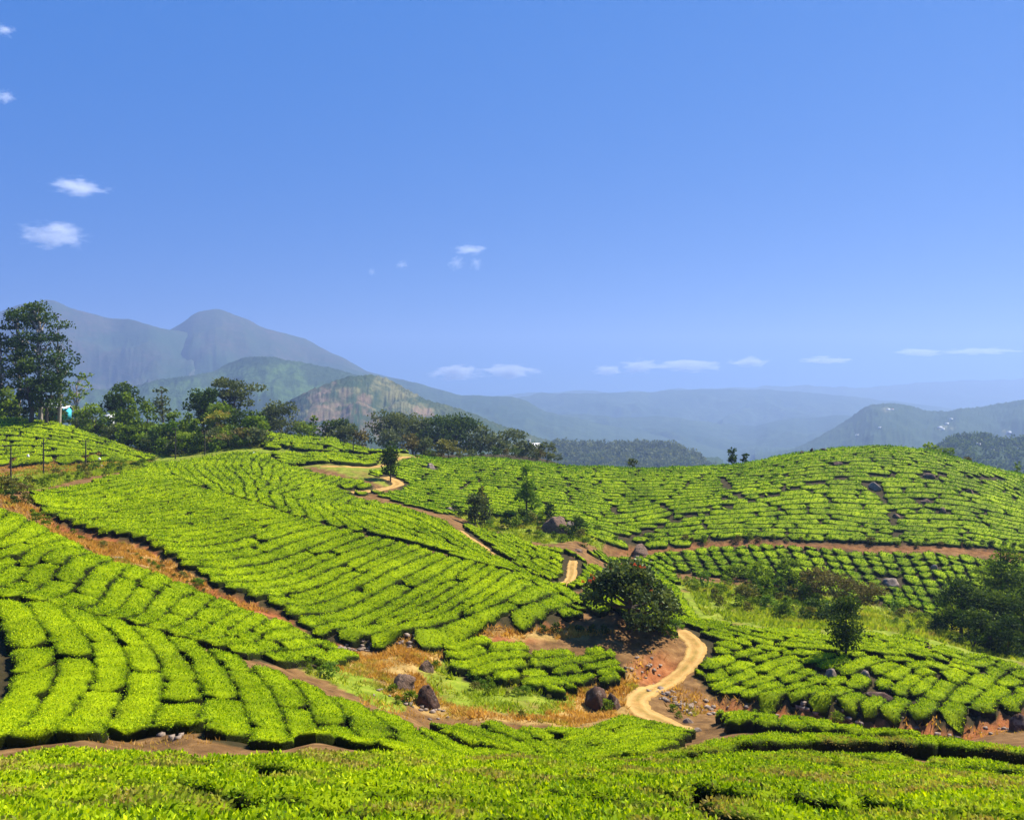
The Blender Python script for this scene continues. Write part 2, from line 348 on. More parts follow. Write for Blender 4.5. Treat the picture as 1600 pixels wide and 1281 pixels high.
# roads and paths (photo positions on the ground) and their widths in metres
ROADS = [
 ('dirt_road', [(1062, 982, 83), (1078, 992, 81), (1090, 1003, 79), (1086, 1025, 75), (1052, 1052, 70.5), (1012, 1076, 66), (992, 1092, 63.5), (1002, 1108, 61), (1040, 1125, 58.5), (1080, 1140, 56.5)], 2.05),
 ('dirt_path', [(548, 772, 148), (585, 766, 151), (612, 756, 156), (626, 748, 162), (600, 742, 166)], 2.6),
 ('dirt_path', [(500, 727, 170), (535, 729, 172), (560, 728, 175), (600, 720, 180), (628, 712, 186), (652, 705, 194)], 2.2),
 ('dirt_path', [(716, 826, 117), (735, 842, 113), (760, 858, 110), (795, 879, 105)], 1.3),
 ('dirt_path', [(896, 868, 114), (892, 890, 105), (880, 914, 97)], 1.5),
]
roads = []
for nm, pts, w in ROADS:
    c = chaikin(np.array([((p[0] - 800) / F * p[2], p[2]) for p in pts])); c = resample(c, 0.5)
    roads.append((nm, c, w))
bed = np.zeros_like(GZ)
for nm, c, w in roads:            # level the ground across the road
    box = (GX > c[:, 0].min() - 6) & (GX < c[:, 0].max() + 6) & (GY > c[:, 1].min() - 6) & (GY < c[:, 1].max() + 6)
    idx = np.nonzero(box); x = GX[idx]; y = GY[idx]
    zc = gz(c[:, 0], c[:, 1]); k = np.ones(9) / 9; zc = np.convolve(np.pad(zc, 4, 'edge'), k, 'valid')
    D2 = (x[:, None] - c[None, :, 0]) ** 2 + (y[:, None] - c[None, :, 1]) ** 2
    j = D2.argmin(1); d = np.sqrt(D2[np.arange(len(j)), j]); wgt = 1 - sstep(w * 0.55, w * 0.55 + 1.4, d)
    GZ[idx] = GZ[idx] * (1 - wgt) + (zc[j] - 0.12) * wgt; bed[idx] = np.maximum(bed[idx], 1 - sstep(w * .7, w * .7 + 1.5, d))
# cut banks: (crest polyline, height, side test by a point on the low side)
BANKS = [([(480, 985), (560, 1002), (640, 1000), (720, 990), (800, 975), (880, 968), (930, 985)], 1.0, (700, 1040)),
         ([(60, 790), (110, 825), (230, 850), (300, 900), (360, 930), (440, 955), (490, 985)], 0.9, (200, 880)),
         ([(940, 846), (1100, 846), (1250, 842), (1450, 850), (1640, 860)], 0.6, (1250, 880)),
         ([(1108, 1082), (1150, 1100), (1250, 1102), (1330, 1118), (1400, 1132), (1480, 1135), (1560, 1115), (1640, 1110)], 1.6, (1300, 1135)),
         ([(1040, 1010), (1030, 1030), (1000, 1050), (975, 1062)], 1.4, (1060, 1040)),
         ([(0, 725), (120, 722), (200, 718), (240, 714)], 1.6, (60, 745)),
         ([(425, 700), (520, 704), (600, 705)], 1.0, (500, 712))]
red = np.zeros_like(GZ)
for pts, h, low in BANKS:
    c = resample(poly_w(pts, 0.2), 1.0); lx, ly = W(low[0], low[1], 0.0)
    box = (GX > c[:, 0].min() - 9) & (GX < c[:, 0].max() + 9) & (GY > c[:, 1].min() - 9) & (GY < c[:, 1].max() + 9)
    idx = np.nonzero(box); x = GX[idx]; y = GY[idx]
    D2 = (x[:, None] - c[None, :, 0]) ** 2 + (y[:, None] - c[None, :, 1]) ** 2
    j = D2.argmin(1); tn = np.gradient(c, axis=0); tn /= np.hypot(*tn.T)[:, None] + 1e-9
    sd_ = (x - c[j, 0]) * -tn[j, 1] + (y - c[j, 1]) * tn[j, 0]; dist = np.sqrt(D2.min(1))
    k = ((c[:, 0] - lx) ** 2 + (c[:, 1] - ly) ** 2).argmin(); sg_ = np.sign((lx - c[k, 0]) * -tn[k, 1] + (ly - c[k, 1]) * tn[k, 0])
    sgn = np.sign(sd_) * sg_; sdist = dist * np.where(sgn == 0, 1, sgn)            # positive on the low side
    endf = sstep(0, 5, np.minimum(j, len(c) - 1 - j).astype(float) + 1)
    e = 0.35 * fbm(x * .7, y * .7, seed=5)
    fall = np.exp(-np.maximum(dist, 0) / 4.0)
    GZ[idx] += -h * 0.55 * sstep(-0.1, 0.9, sdist + e) * fall * endf + h * 0.45 * sstep(0.1, -0.9, sdist + e) * fall * endf
    red[idx] = np.maximum(red[idx], sstep(2.6, 0.4, np.abs(sdist - 0.7)) * endf * (0.45 if h == 0.6 else 1))
GZ += np.where(GY > 25, 0.07 * fbm(GX * .8, GY * .8, seed=3, o=3), 0.03 * fbm(GX * .8, GY * .8, seed=3, o=2))

# land cover masks on the ground mesh, plus shade put into its colour
def region(pts, dz=0.0, soft=True):
    Pw = poly_w(pts, dz); return inpoly(GX, GY, Pw).astype(float)
dry = region([(500, 1010), (620, 1000), (700, 988), (900, 980), (960, 990), (700, 1000), (690, 1040), (660, 1060), (720, 1105), (850, 1118), (880, 1070), (980, 1055), (1000, 1060), (990, 1130), (900, 1140), (700, 1125), (600, 1085), (520, 1050)])
dry = np.maximum(dry, region([(90, 832), (200, 850), (270, 880), (330, 925), (280, 905), (200, 880), (150, 860)]))
green = region([(1060, 905), (1150, 915), (1300, 930), (1480, 960), (1640, 970), (1640, 1045), (1560, 1020), (1440, 990), (1200, 972), (1100, 955)])
green = np.maximum(green, region([(690, 800), (800, 812), (950, 838), (940, 860), (860, 850), (760, 825)]))
green = np.maximum(green, (GY > 197) * 1.0)
green = np.maximum(green, region([(650, 1040), (700, 1030), (900, 1050), (900, 1110), (850, 1120), (740, 1112), (680, 1085)]))
green = np.maximum(green, region([(370, 985), (440, 1018), (500, 1030), (570, 1055), (640, 1110), (600, 1110), (520, 1068), (440, 1035)]))
green = np.maximum(green, region([(0, 740), (230, 720), (240, 728), (60, 765), (0, 768)]))
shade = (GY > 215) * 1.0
green = np.maximum(green, inpoly(GX, GY, np.array([((a - 800) / F * b, b) for a, b in ((215, 150), (480, 172), (480, 200), (215, 200))])).astype(float))
green = np.maximum(green, inpoly(GX, GY, np.array([((a - 800) / F * b, b) for a, b in ((1035, 104), (1062, 95), (1100, 88), (1150, 84), (1250, 82), (1450, 79), (1680, 73), (1680, 104), (1450, 112), (1200, 118), (1040, 122))])).astype(float))
green = np.maximum(green, inpoly(GX, GY, np.array([((a - 800) / F * b, b) for a, b in ((480, 171), (560, 160), (600, 157), (660, 165), (660, 196), (480, 196))])).astype(float) * .8)
dry *= 0.65 + 0.35 * sstep(-.3, .3, fbm(GX * .3, GY * .3, seed=8))
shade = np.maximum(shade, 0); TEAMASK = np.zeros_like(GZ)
ii, jj = np.meshgrid(np.arange(NT - 1), np.arange(NS - 1), indexing='ij')
q = np.stack([ii * NS + jj, ii * NS + jj + 1, (ii + 1) * NS + jj + 1, (ii + 1) * NS + jj], -1).reshape(-1, 4)
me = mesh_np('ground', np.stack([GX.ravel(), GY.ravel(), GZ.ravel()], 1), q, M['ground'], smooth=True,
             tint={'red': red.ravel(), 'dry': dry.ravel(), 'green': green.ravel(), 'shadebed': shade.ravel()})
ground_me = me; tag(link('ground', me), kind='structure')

# road surfaces: strips laid just above the levelled ground, with two wheel ruts
for nm, c, w in roads:
    c = resample(c, 0.35); tn = np.gradient(c, axis=0); tn /= np.hypot(*tn.T)[:, None]; nr = np.stack([-tn[:, 1], tn[:, 0]], 1)
    K = 13; u = np.linspace(-1, 1, K); V = []; RT, VG = [], []
    for k in range(K):
        ww = w / 2 * (1 + 0.16 * vnoise(np.arange(len(c)) * .12, np.full(len(c), 3.0 * (k > 6)), seed=2) + 0.14 * vnoise(np.arange(len(c)) * .8, np.full(len(c), 3.0 * (k > 6)), seed=4))
        xy = c + nr * (u[k] * ww)[:, None]
        z = gz(xy[:, 0], xy[:, 1]) + 0.09 - 0.05 * math.exp(-((abs(u[k]) - .55) / .16) ** 2) + 0.015 * vnoise(xy[:, 0] * 2, xy[:, 1] * 2)
        if k in (0, K - 1): z -= 0.16
        V.append(np.c_[xy, z]); RT.append(np.full(len(c), math.exp(-((abs(u[k]) - .55) / .2) ** 2))); VG.append(np.full(len(c), max(math.exp(-(u[k] / .2) ** 2), sstep(.75, 1., abs(u[k])))))
    V = np.stack(V, 1).reshape(-1, 3); n = len(c)
    a, b = np.meshgrid(np.arange(n - 1), np.arange(K - 1), indexing='ij')
    q = np.stack([a * K + b, (a + 1) * K + b, (a + 1) * K + b + 1, a * K + b + 1], -1).reshape(-1, 4)
    tag(link(nm, mesh_np(nm, V, q, M['road'], smooth=True, tint={'rut': np.stack(RT, 1).ravel(), 'verge': np.stack(VG, 1).ravel()})), kind='structure')
print('terrain', round(time.time() - T0, 1))

# ------------------------------------------------------------------ tea fields
# name, outline, row guides traced along the rows, row spacing, (min,max) bush-run length, gap, height, label wording, material
FIELDS = [
 ('near', [(-120, 0, 8), (1720, 0, 8), (1740, 0, 26.8), (1600, 0, 27.9), (1450, 0, 28.6), (1300, 0, 28.7), (1150, 0, 27.3), (1040, 0, 25.0), (1000, 0, 24), (850, 0, 23), (600, 0, 22), (300, 0, 20.2), (-120, 0, 20)],
  [[(50, 1190), (400, 1205), (700, 1235), (900, 1270)], [(900, 1190), (1150, 1215), (1300, 1250)], [(1200, 1170), (1450, 1190), (1590, 1215)], [(1100, 1260), (1300, 1275)], [(20, 1240), (200, 1250), (420, 1275)]],
  1.6, (5, 16), 0.12, 0.7, 'the sunlit tea bed along the foot of the photo', 'tea_near'),
 ('lowleft', [(-90, 0, 50), (0, 0, 49.8), (100, 0, 50.8), (200, 0, 50.8), (350, 0, 47.8), (450, 0, 45.8), (550, 0, 43.8), (650, 0, 41.8), (720, 0, 40), (800, 0, 37.5), (830, 0, 31), (600, 0, 29), (470, 0, 29.6), (340, 0, 30.2), (300, 0, 31), (250, 0, 32.6), (165, 0, 32.0), (120, 0, 29.2), (-90, 0, 28.6)],
  [[(10, 935), (25, 990), (30, 1040)], [(60, 945), (100, 990), (130, 1020)], [(150, 960), (190, 1000), (235, 1070)], [(220, 970), (280, 1030), (290, 1080)], [(300, 990), (350, 1040), (390, 1090)], [(400, 1030), (450, 1080), (490, 1150)], [(500, 1060), (560, 1110), (600, 1145)], [(620, 1105), (680, 1130), (720, 1150)],
   [(10, 1130), (60, 1075), (110, 1040)], [(60, 1160), (130, 1100), (200, 1050)], [(150, 1160), (210, 1120), (270, 1060)], [(200, 1150), (260, 1110), (300, 1080)]],
  1.65, (3, 12), 0.22, 0.52, 'the rounded hill of fat bushes at the lower left', 'tea'),
 ('strip', [(675, 1116, 51.5), (760, 1122), (900, 1134), (1000, 1116), (1050, 1122, 53), (1082, 1133, 53.5), (1060, 0, 45), (1000, 0, 36), (900, 0, 34.5), (840, 0, 34.5), (800, 0, 40), (720, 0, 44)],
  [[(860, 1145), (960, 1125), (1030, 1120)], [(880, 1170), (950, 1150), (1060, 1135)], [(780, 1130), (850, 1150), (880, 1165)], [(690, 1120), (760, 1135), (820, 1160)]],
  1.45, (3, 10), 0.25, 0.7, 'the low strip of tea between the foreground and the dry hollow', 'tea'),
 ('midleft', [(-90, 785), (0, 786), (60, 809), (105, 836), (155, 857), (205, 874), (260, 892), (310, 911), (352, 929), (400, 950), (440, 960), (480, 982), (550, 1010), (545, 1022), (440, 1022), (400, 0, 52), (350, 0, 50.5), (200, 0, 52.3), (0, 0, 51.5), (-90, 0, 53)],
  [[(0, 845), (50, 830), (75, 815)], [(0, 905), (60, 870), (100, 850)], [(60, 920), (110, 890), (150, 870)], [(130, 930), (170, 900), (200, 880)], [(10, 925), (60, 900)], [(220, 955), (260, 930), (290, 915)], [(320, 975), (350, 950), (370, 945)], [(430, 1015), (480, 1000), (520, 995)]],
  1.65, (3, 11), 0.22, 0.52, 'the middle-left field above the rounded hill', 'tea'),
 ('main', [(48, 770), (62, 788), (110, 814), (230, 840), (262, 862), (330, 907), (430, 943), (495, 984), (560, 1000), (640, 996), (750, 974), (880, 962), (900, 948), (905, 930, 86), (800, 0, 91.2), (700, 0, 95.2), (600, 0, 99.2), (500, 0, 104.2), (400, 0, 112.2), (300, 0, 122.2), (240, 0, 145), (150, 745), (60, 762)],
  [[(80, 790), (200, 790), (330, 770)], [(70, 770), (180, 755), (260, 745)], [(130, 820), (250, 810), (400, 800)], [(280, 860), (400, 850), (500, 820)], [(300, 880), (420, 870), (530, 830)], [(350, 912), (480, 890), (600, 845)], [(440, 945), (560, 920), (680, 868)], [(500, 975), (620, 940), (700, 900), (745, 872)], [(560, 998), (680, 955), (760, 910), (800, 890)], [(650, 990), (760, 950), (830, 903)], [(740, 970), (820, 935), (870, 912)], [(820, 960), (870, 940), (895, 925)]],
  2.0, (10, 30), 0.22, 0.56, 'the big striped slope in the middle of the photo', 'tea'),
 ('crest', [(225, 0, 154), (260, 0, 168), (330, 0, 182), (415, 0, 190), (436, 0, 176), (500, 0, 160), (560, 0, 158), (605, 0, 152), (590, 0, 148), (540, 0, 142), (600, 0, 131), (650, 0, 124.5), (700, 0, 117), (722, 0, 112), (770, 0, 104), (800, 0, 101), (880, 0, 93), (915, 0, 86), (905, 0, 86), (800, 0, 92.4), (700, 0, 96.5), (600, 0, 100.6), (500, 0, 105.6), (400, 0, 114), (300, 0, 124)],
  [[(440, 770), (500, 750), (530, 737)], [(480, 778), (560, 758), (595, 752)], [(425, 772), (440, 792)], [(450, 770), (468, 795)], [(480, 785), (500, 803)], [(510, 790), (545, 812)], [(560, 790), (640, 815), (720, 850)], [(600, 790), (680, 820), (760, 865)], [(620, 830), (700, 850), (800, 880)], [(780, 875), (850, 900), (890, 928)], [(300, 735), (330, 755)], [(360, 730), (380, 755)], [(260, 730), (280, 740)]],
  2.1, (6, 18), 0.2, 0.5, 'the bright upper shoulder of the big slope', 'tea'),
 ('patch', [(728, 0, 126), (800, 832), (860, 853), (930, 880), (958, 890), (935, 905), (905, 912), (890, 0, 94.5), (860, 0, 97.5), (805, 0, 103.5), (760, 0, 110.5), (722, 0, 116)],
  [[(740, 828), (800, 850), (860, 880)], [(800, 838), (860, 865), (910, 895)]], 1.7, (2.5, 7), 0.3, 0.7, 'the small field beside the narrow path behind the big slope', 'tea'),
 ('behind', [(965, 888), (1000, 886), (1035, 900), (1050, 930), (1062, 965), (1056, 985, 81), (1035, 1000, 79.5), (990, 975, 80), (950, 960, 81), (918, 945, 84), (915, 918, 93), (945, 905)],
  [[(960, 895), (1010, 935), (1050, 980)], [(925, 925), (980, 960), (1020, 985)]], 1.7, (2.5, 7), 0.3, 0.7, 'the slope of tea behind the flowering tree', 'tea'),
 ('far', [(650, 0, 199), (750, 0, 199), (850, 0, 197), (950, 0, 196), (1050, 0, 194), (1150, 0, 194), (1230, 0, 195), (1300, 0, 195), (1380, 0, 194), (1450, 0, 192), (1520, 0, 188), (1600, 0, 185), (1740, 0, 180), (1740, 860, 142), (1600, 855), (1450, 848), (1250, 840), (1100, 843), (950, 843), (900, 822), (820, 800), (740, 798), (690, 0, 134), (640, 0, 139), (585, 768, 146), (628, 0, 155), (572, 738, 168), (618, 0, 178)],
  [[(640, 720), (800, 740), (950, 755)], [(620, 757), (700, 775), (800, 790)], [(950, 770), (1100, 765), (1240, 750)], [(900, 800), (1050, 790), (1200, 775)], [(1000, 828), (1200, 822), (1400, 830)], [(1100, 810), (1300, 800), (1500, 815)], [(1250, 780), (1400, 775), (1590, 800)], [(1200, 730), (1350, 715), (1500, 730)], [(1450, 710), (1530, 730), (1590, 760)], [(1000, 740), (1200, 735)]],
  2.0, (4, 15), 0.3, 0.46, 'the far hill of fine horizontal rows', 'tea_far'),
 ('terrace', [(935, 854), (1100, 851), (1250, 849), (1450, 857), (1650, 870), (1650, 958), (1475, 962), (1440, 946), (1380, 938), (1300, 923), (1200, 903), (1100, 892), (1045, 886), (1062, 922), (1040, 925), (980, 880), (925, 860)],
  [[(1100, 852), (1120, 890)], [(1200, 850), (1240, 903)], [(1300, 850), (1350, 923)], [(1400, 855), (1455, 945)], [(1500, 860), (1560, 950)], [(950, 860), (1000, 880), (1050, 915)]],
  2.2, (1.6, 4.0), 0.3, 0.65, 'the terrace of knobbly bushes under the far hill', 'tea_far'),
 ('right', [(1035, 893, 112), (1055, 908), (1062, 928), (1100, 960), (1150, 0, 86), (1250, 0, 83), (1350, 0, 82), (1450, 0, 80), (1550, 0, 77), (1680, 0, 74), (1680, 1103, 62), (1560, 1105), (1480, 1126), (1400, 1120), (1300, 1101), (1250, 1093), (1180, 1096), (1112, 1076), (1085, 1040), (1096, 1010), (1075, 976), (1055, 960), (1030, 930)],
  [[(1045, 915), (1090, 965), (1200, 1000)], [(1085, 975), (1180, 1005), (1300, 1010)], [(1200, 987), (1350, 1000), (1500, 1030)], [(1110, 1050), (1150, 1030), (1200, 1012)], [(1130, 1085), (1200, 1050), (1270, 1020)], [(1220, 1088), (1290, 1060), (1340, 1030)], [(1400, 1115), (1440, 1070), (1480, 1035)], [(1480, 1120), (1530, 1070), (1570, 1040)], [(1330, 1105), (1370, 1060)]],
  1.6, (2.4, 7), 0.28, 0.55, 'the right-hand field beyond the bend of the dirt road', 'tea'),
 ('footright', [(1112, 1110), (1200, 1113), (1300, 1123), (1400, 1138), (1420, 0, 44), (1300, 0, 47), (1200, 0, 49), (1150, 0, 50)],
  [[(1112, 1114), (1250, 1118), (1390, 1137)]], 1.6, (1.8, 5), 0.35, 0.8, 'the little row of bushes under the right-hand bank', 'tea'),
 ('hollow', [(690, 1002), (720, 995), (800, 998), (960, 1010), (978, 1035), (965, 1053), (905, 1062), (870, 1075), (760, 1055), (700, 1035)],
  [[(700, 1025), (800, 1010), (850, 1002)], [(740, 1050), (850, 1035), (960, 1018)], [(800, 1060), (900, 1050), (970, 1038)], [(760, 1005), (950, 1005)]], 1.55, (2.5, 8), 0.3, 0.75, 'the small bed in the dry hollow below the flowering tree', 'tea'),
 ('topleft', [(-90, 0, 206), (0, 0, 206), (60, 0, 204), (110, 0, 202), (180, 0, 197), (245, 0, 190), (200, 0, 179), (120, 0, 173.5), (0, 0, 171), (-90, 0, 171)],
  [[(0, 680), (100, 690), (190, 704)], [(20, 710), (100, 708), (180, 712)]], 3.0, (5, 16), 0.2, 0.65, 'the smooth bright field at the far upper left', 'tea'),
 ('topmid', [(378, 0, 213), (415, 0, 213), (520, 0, 209), (648, 0, 201), (600, 0, 196.5), (520, 0, 194.5), (415, 0, 196)],
  [[(415, 685), (520, 692), (620, 702)]], 2.6, (5, 14), 0.2, 0.8, 'the small bright field below the distant trees', 'tea'),
 ('topstrip', [(425, 0, 191), (448, 0, 190), (600, 0, 190), (590, 0, 182), (570, 0, 177), (500, 0, 174), (440, 0, 176)],
  [[(450, 716), (520, 717), (590, 716)]], 2.4, (5, 14), 0.25, 0.9, 'the narrow terraced strip above the upper path', 'tea'),
]
CUTS = [([(960, 838), (1050, 810), (1150, 785), (1250, 757), (1320, 742), (1400, 737), (1500, 742), (1570, 744)], 1.0), ([(1122, 735), (1135, 755), (1165, 776)], 0.4),
        ([(950, 775), (970, 805), (978, 822)], 0.2), ([(1370, 762), (1390, 790), (1402, 838)], 0.2), ([(640, 770), (740, 798)], 0.2)]
CLEAR = []     # discs kept free of bushes (x, y, r): filled in by the rocks below
ROCKS = [  # px, py(base), Y, width m, height m, material, label
 (870, 834, 136, 6.4, 3.9, 'rock', 'largest boulder on the valley slope, brown, with shrubs growing against it'),
 (892, 826, None, 2.4, 2.0, 'rock_grey', 'small pale grey rock leaning at the right foot of the largest valley boulder'),
 (1000, 865, None, 4.6, 2.3, 'rock', 'smooth domed brown boulder at the left end of the knobbly tea terrace'),
 (1367, 763, None, 3.6, 1.9, 'rock_grey', 'pale boulder in the middle of the far hill just below its diagonal path'),
 (1400, 808, None, 2.2, 0.9, 'rock', 'low flat rock among the tea rows of the far hill below the pale boulder'),
 (1447, 786, None, 2.6, 1.1, 'rock', 'dark angular rock among tea rows right of the pale far hill boulder'),
 (1473, 800, None, 2.0, 1.2, 'rock', 'rounded rock on the far hill, right of the low flat one'),
 (1515, 771, None, 2.2, 1.2, 'rock', 'rightmost rounded rock high on the far hill'),
 (1450, 745, None, 3.4, 1.2, 'rock', 'long low rock beside the upper path of the far hill'),
 (1310, 727, None, 3.2, 1.1, 'rock_dark', 'dark flat rock just under the top of the far hill'),
 (1253, 703, 192, 1.7, 1.6, 'rock_dark', 'leftmost of three dark rocks on the skyline of the far hill'),
 (1268, 701, 192, 1.9, 2.1, 'rock_dark', 'tallest, middle one of three dark rocks on the far hill skyline'),
 (1286, 700, 192, 2.6, 1.3, 'rock_dark', 'flattest, rightmost of three dark rocks on the far hill skyline'),
 (667, 1103, None, 2.5, 2.1, 'rock_dark', 'dark brown rounded boulder at the low edge of the dry hollow'),
 (666, 1048, None, 1.5, 1.3, 'rock', 'upright grey brown rock at the left end of the small tea bed in the hollow'),
 (628, 1072, None, 2.7, 1.3, 'rock', 'rough brown outcrop in dry grass left of the dark rounded boulder'),
 (934, 1090, 63, 3.4, 2.2, 'rock_dark', 'wide brown boulder beside the bend of the dirt road'),
 (957, 1110, 62.0, 1.6, 1.9, 'rock_dark', 'black shadowed rock against the right side of the wide road boulder'),
 (290, 1112, None, 0.65, 0.4, 'rock_grey', 'small pale stone among the fat tea bushes of the lower left hill'),
 (170, 1138, None, 0.9, 0.5, 'rock_grey', 'flat grey stone on bare soil below the lower left bushes'),
 (1298, 1058, None, 1.7, 1.2, 'rock_grey', 'pale pointed rock sticking out of the right-hand tea field'),
 (1352, 1057, None, 1.1, 0.8, 'rock_grey', 'small pale rock right of the pointed one in the right-hand tea field'),
 (1375, 1092, None, 2.6, 1.0, 'rock_dark', 'long dark slab sloping down through the lower right-hand tea field'),
 (1592, 1140, 58.5, 1.9, 1.6, 'rock_dark', 'dark rock at the right edge of the photo at the foot of the red bank'),
 (1392, 912, None, 4.0, 1.6, 'rock_grey', 'long grey rock lying in the knobbly tea terrace'),
 (1459, 892, None, 1.9, 1.5, 'rock_grey', 'rounded grey rock near the right end of the knobbly terrace'),
 (984, 884, None, 2.4, 0.8, 'rock_dark', 'thin dark rock on the slope behind the flowering tree'),
 (673, 733, None, 3.0, 1.6, 'rock_grey', 'grey boulder near the left end of the far hill'),
 (702, 792, 141, 2.4, 1.2, 'rock_grey', 'pale rock below the far hill, left of the pair of slender trees'),
 (500, 690, None, 2.6, 0.9, 'rock_grey', 'small flat rock in the bright field below the distant trees'),
 (655, 690, 150, 1, 1, None, ''),
 (1075, 1122, 59, 1.1, 0.55, 'rock_grey', 'pale stone on the inside of the road bend nearest the camera'),
 (1090, 1133, 57, 0.9, 0.4, 'rock_grey', 'smaller stone just below the pale one by the road bend'),
 (178, 873, None, 2.4, 0.4, 'rock_grey', 'flat grey slab in dry grass at the foot of the big striped slope'),
 (905, 862, None, 2.0, 0.7, 'rock', 'brown rock on bare ground behind the small field by the narrow path'),
]
for r in ROCKS:
    if r[5] is None: continue
    x, y = W(r[0], r[1], 0.0, r[2]); CLEAR.append((x, y, r[3] * 0.5))
cuts_w = [(resample(poly_w(p, 0.9), 1.0), w) for p, w in CUTS]
rng = np.random.default_rng(11); random.seed(5)

def make_rows(fi, F_):
    name, outline, guides, sep, (la, lb), gap, hh, word, mt = F_
    Pw = poly_w(outline)
    x0, y0 = Pw.min(0) - 1; x1, y1 = Pw.max(0) + 1; c = 0.4
    gx = np.arange(x0, x1, c); gy = np.arange(y0, y1, c); X, Y = np.meshgrid(gx, gy)
    mask = inpoly(X, Y, Pw)
    for nm, rc, w in roads: 
        if (rc[:, 0].max() > x0 - 3) and (rc[:, 0].min() < x1 + 3) and (rc[:, 1].max() > y0 - 3) and (rc[:, 1].min() < y1 + 3):
            mask &= pdist(X, Y, rc[::3]) > w / 2 + sep * 0.45
    for cw, w in cuts_w:
        if name in ('far',): mask &= pdist(X, Y, cw) > w / 2 + 0.1
    for bx, by, br in CLEAR: mask &= (X - bx) ** 2 + (Y - by) ** 2 > (br + 0.15) ** 2
    gp, gd = [], []
    for g in guides:
        w = np.array([W(a, b) for a, b in g]); w = resample(w, 1.5); d = np.gradient(w, axis=0); d /= np.hypot(*d.T)[:, None] + 1e-9
        gp.append(w); gd.append(np.stack([d[:, 0] ** 2 - d[:, 1] ** 2, 2 * d[:, 0] * d[:, 1]], 1))
    gp = np.concatenate(gp); gd = np.concatenate(gd)
    cx = np.arange(x0, x1 + 2, 2.0); cy = np.arange(y0, y1 + 2, 2.0); CX, CY = np.meshgrid(cx, cy)
    D2 = (CX.ravel()[:, None] - gp[:, 0]) ** 2 + (CY.ravel()[:, None] - gp[:, 1]) ** 2
    wt = 1 / (D2 + 2.0) ** 1.6; v = wt @ gd; th = 0.5 * np.arctan2(v[:, 1], v[:, 0])
    th += 0.10 * vnoise(CX.ravel() / 7, CY.ravel() / 7, seed=fi + 30) 
    DX = np.cos(2 * th).reshape(CX.shape); DY = np.sin(2 * th).reshape(CX.shape)
    nj, ni = CX.shape
    def direction(x, y, px, py):
        a = min(max((x - x0) / 2.0, 0), ni - 1.001); b = min(max((y - y0) / 2.0, 0), nj - 1.001); i = int(a); j = int(b); fa = a - i; fb = b - j
        w00, w10, w01, w11 = (1 - fa) * (1 - fb), fa * (1 - fb), (1 - fa) * fb, fa * fb
        c2 = DX[j, i] * w00 + DX[j, i + 1] * w10 + DX[j + 1, i] * w01 + DX[j + 1, i + 1] * w11
        s2 = DY[j, i] * w00 + DY[j, i + 1] * w10 + DY[j + 1, i] * w01 + DY[j + 1, i + 1] * w11
        t = 0.5 * math.atan2(s2, c2); dx, dy = math.cos(t), math.sin(t)
        return (-dx, -dy) if dx * px + dy * py < 0 else (dx, dy)
    mk = mask; nyy, nxx = mk.shape
    def inside(x, y):
        i = int((x - x0) / c + .5); j = int((y - y0) / c + .5)
        return 0 <= i < nxx and 0 <= j < nyy and mk[j, i]
    H = {}
    def near(x, y, r, own=-1):
        i, j = int(x // sep), int(y // sep); r2 = r * r
        for a in (-1, 0, 1):
            for b in (-1, 0, 1):
                for (qx, qy, o) in H.get((i + a, j + b), ()):
                    if o != own and (qx - x) ** 2 + (qy - y) ** 2 < r2: return True
        return False
    lines = []; st = 0.6
    def grow(sx, sy, sid):
        pts = [(sx, sy)]
        for sgn in (1, -1):
            x, y = sx, sy; d = direction(x, y, 1, 0); dx, dy = sgn * d[0], sgn * d[1]; seg = []
            for k in range(400):
                dx, dy = direction(x, y, dx, dy); mxx, myy = x + dx * st / 2, y + dy * st / 2
                dx, dy = direction(mxx, myy, dx, dy); x += dx * st; y += dy * st
                if not inside(x, y) or near(x, y, sep * 0.58, sid): break
                # a row never folds back onto itself
                seg.append((x, y))
            pts = pts + seg if sgn == 1 else seg[::-1] + pts
        return pts
    from collections import deque
    Q = deque(); cand = np.argwhere(mk)
    rr = random.Random(fi); order = list(range(len(cand))); rr.shuffle(order); order = order[:5000]
    gi = 0; sid = 0
    while True:
        s = None
        while Q:
            x, y = Q.popleft()
            if inside(x, y) and not near(x, y, sep * 0.84): s = (x, y); break
        if s is None:
            while gi < len(order):
                j, i = cand[order[gi]]; gi += 1; x, y = x0 + i * c, y0 + j * c
                if not near(x, y, sep * 0.84): s = (x, y); break
                if gi > len(order) * .5 and not near(x, y, sep * 0.66): s = (x, y); break
        if s is None: break
        pts = grow(*s, sid)
        for (x, y) in pts: H.setdefault((int(x // sep), int(y // sep)), []).append((x, y, sid))
        sid += 1
        if len(pts) >= 2: lines.append(np.array(pts))
        for k in range(0, len(pts), 3):
            x, y = pts[k]; dx, dy = direction(x, y, 1, 0); s_ = sep * (0.97 + 0.1 * rr.random())
            Q.append((x - dy * s_, y + dx * s_)); Q.append((x + dy * s_, y - dx * s_))
    TEAMASK[:] = np.maximum(TEAMASK, inpoly(GX, GY, Pw)); runs = []; allp = np.concatenate([np.c_[resample(L, 0.5), np.full(len(resample(L, 0.5)), k)] for k, L in enumerate(lines)])
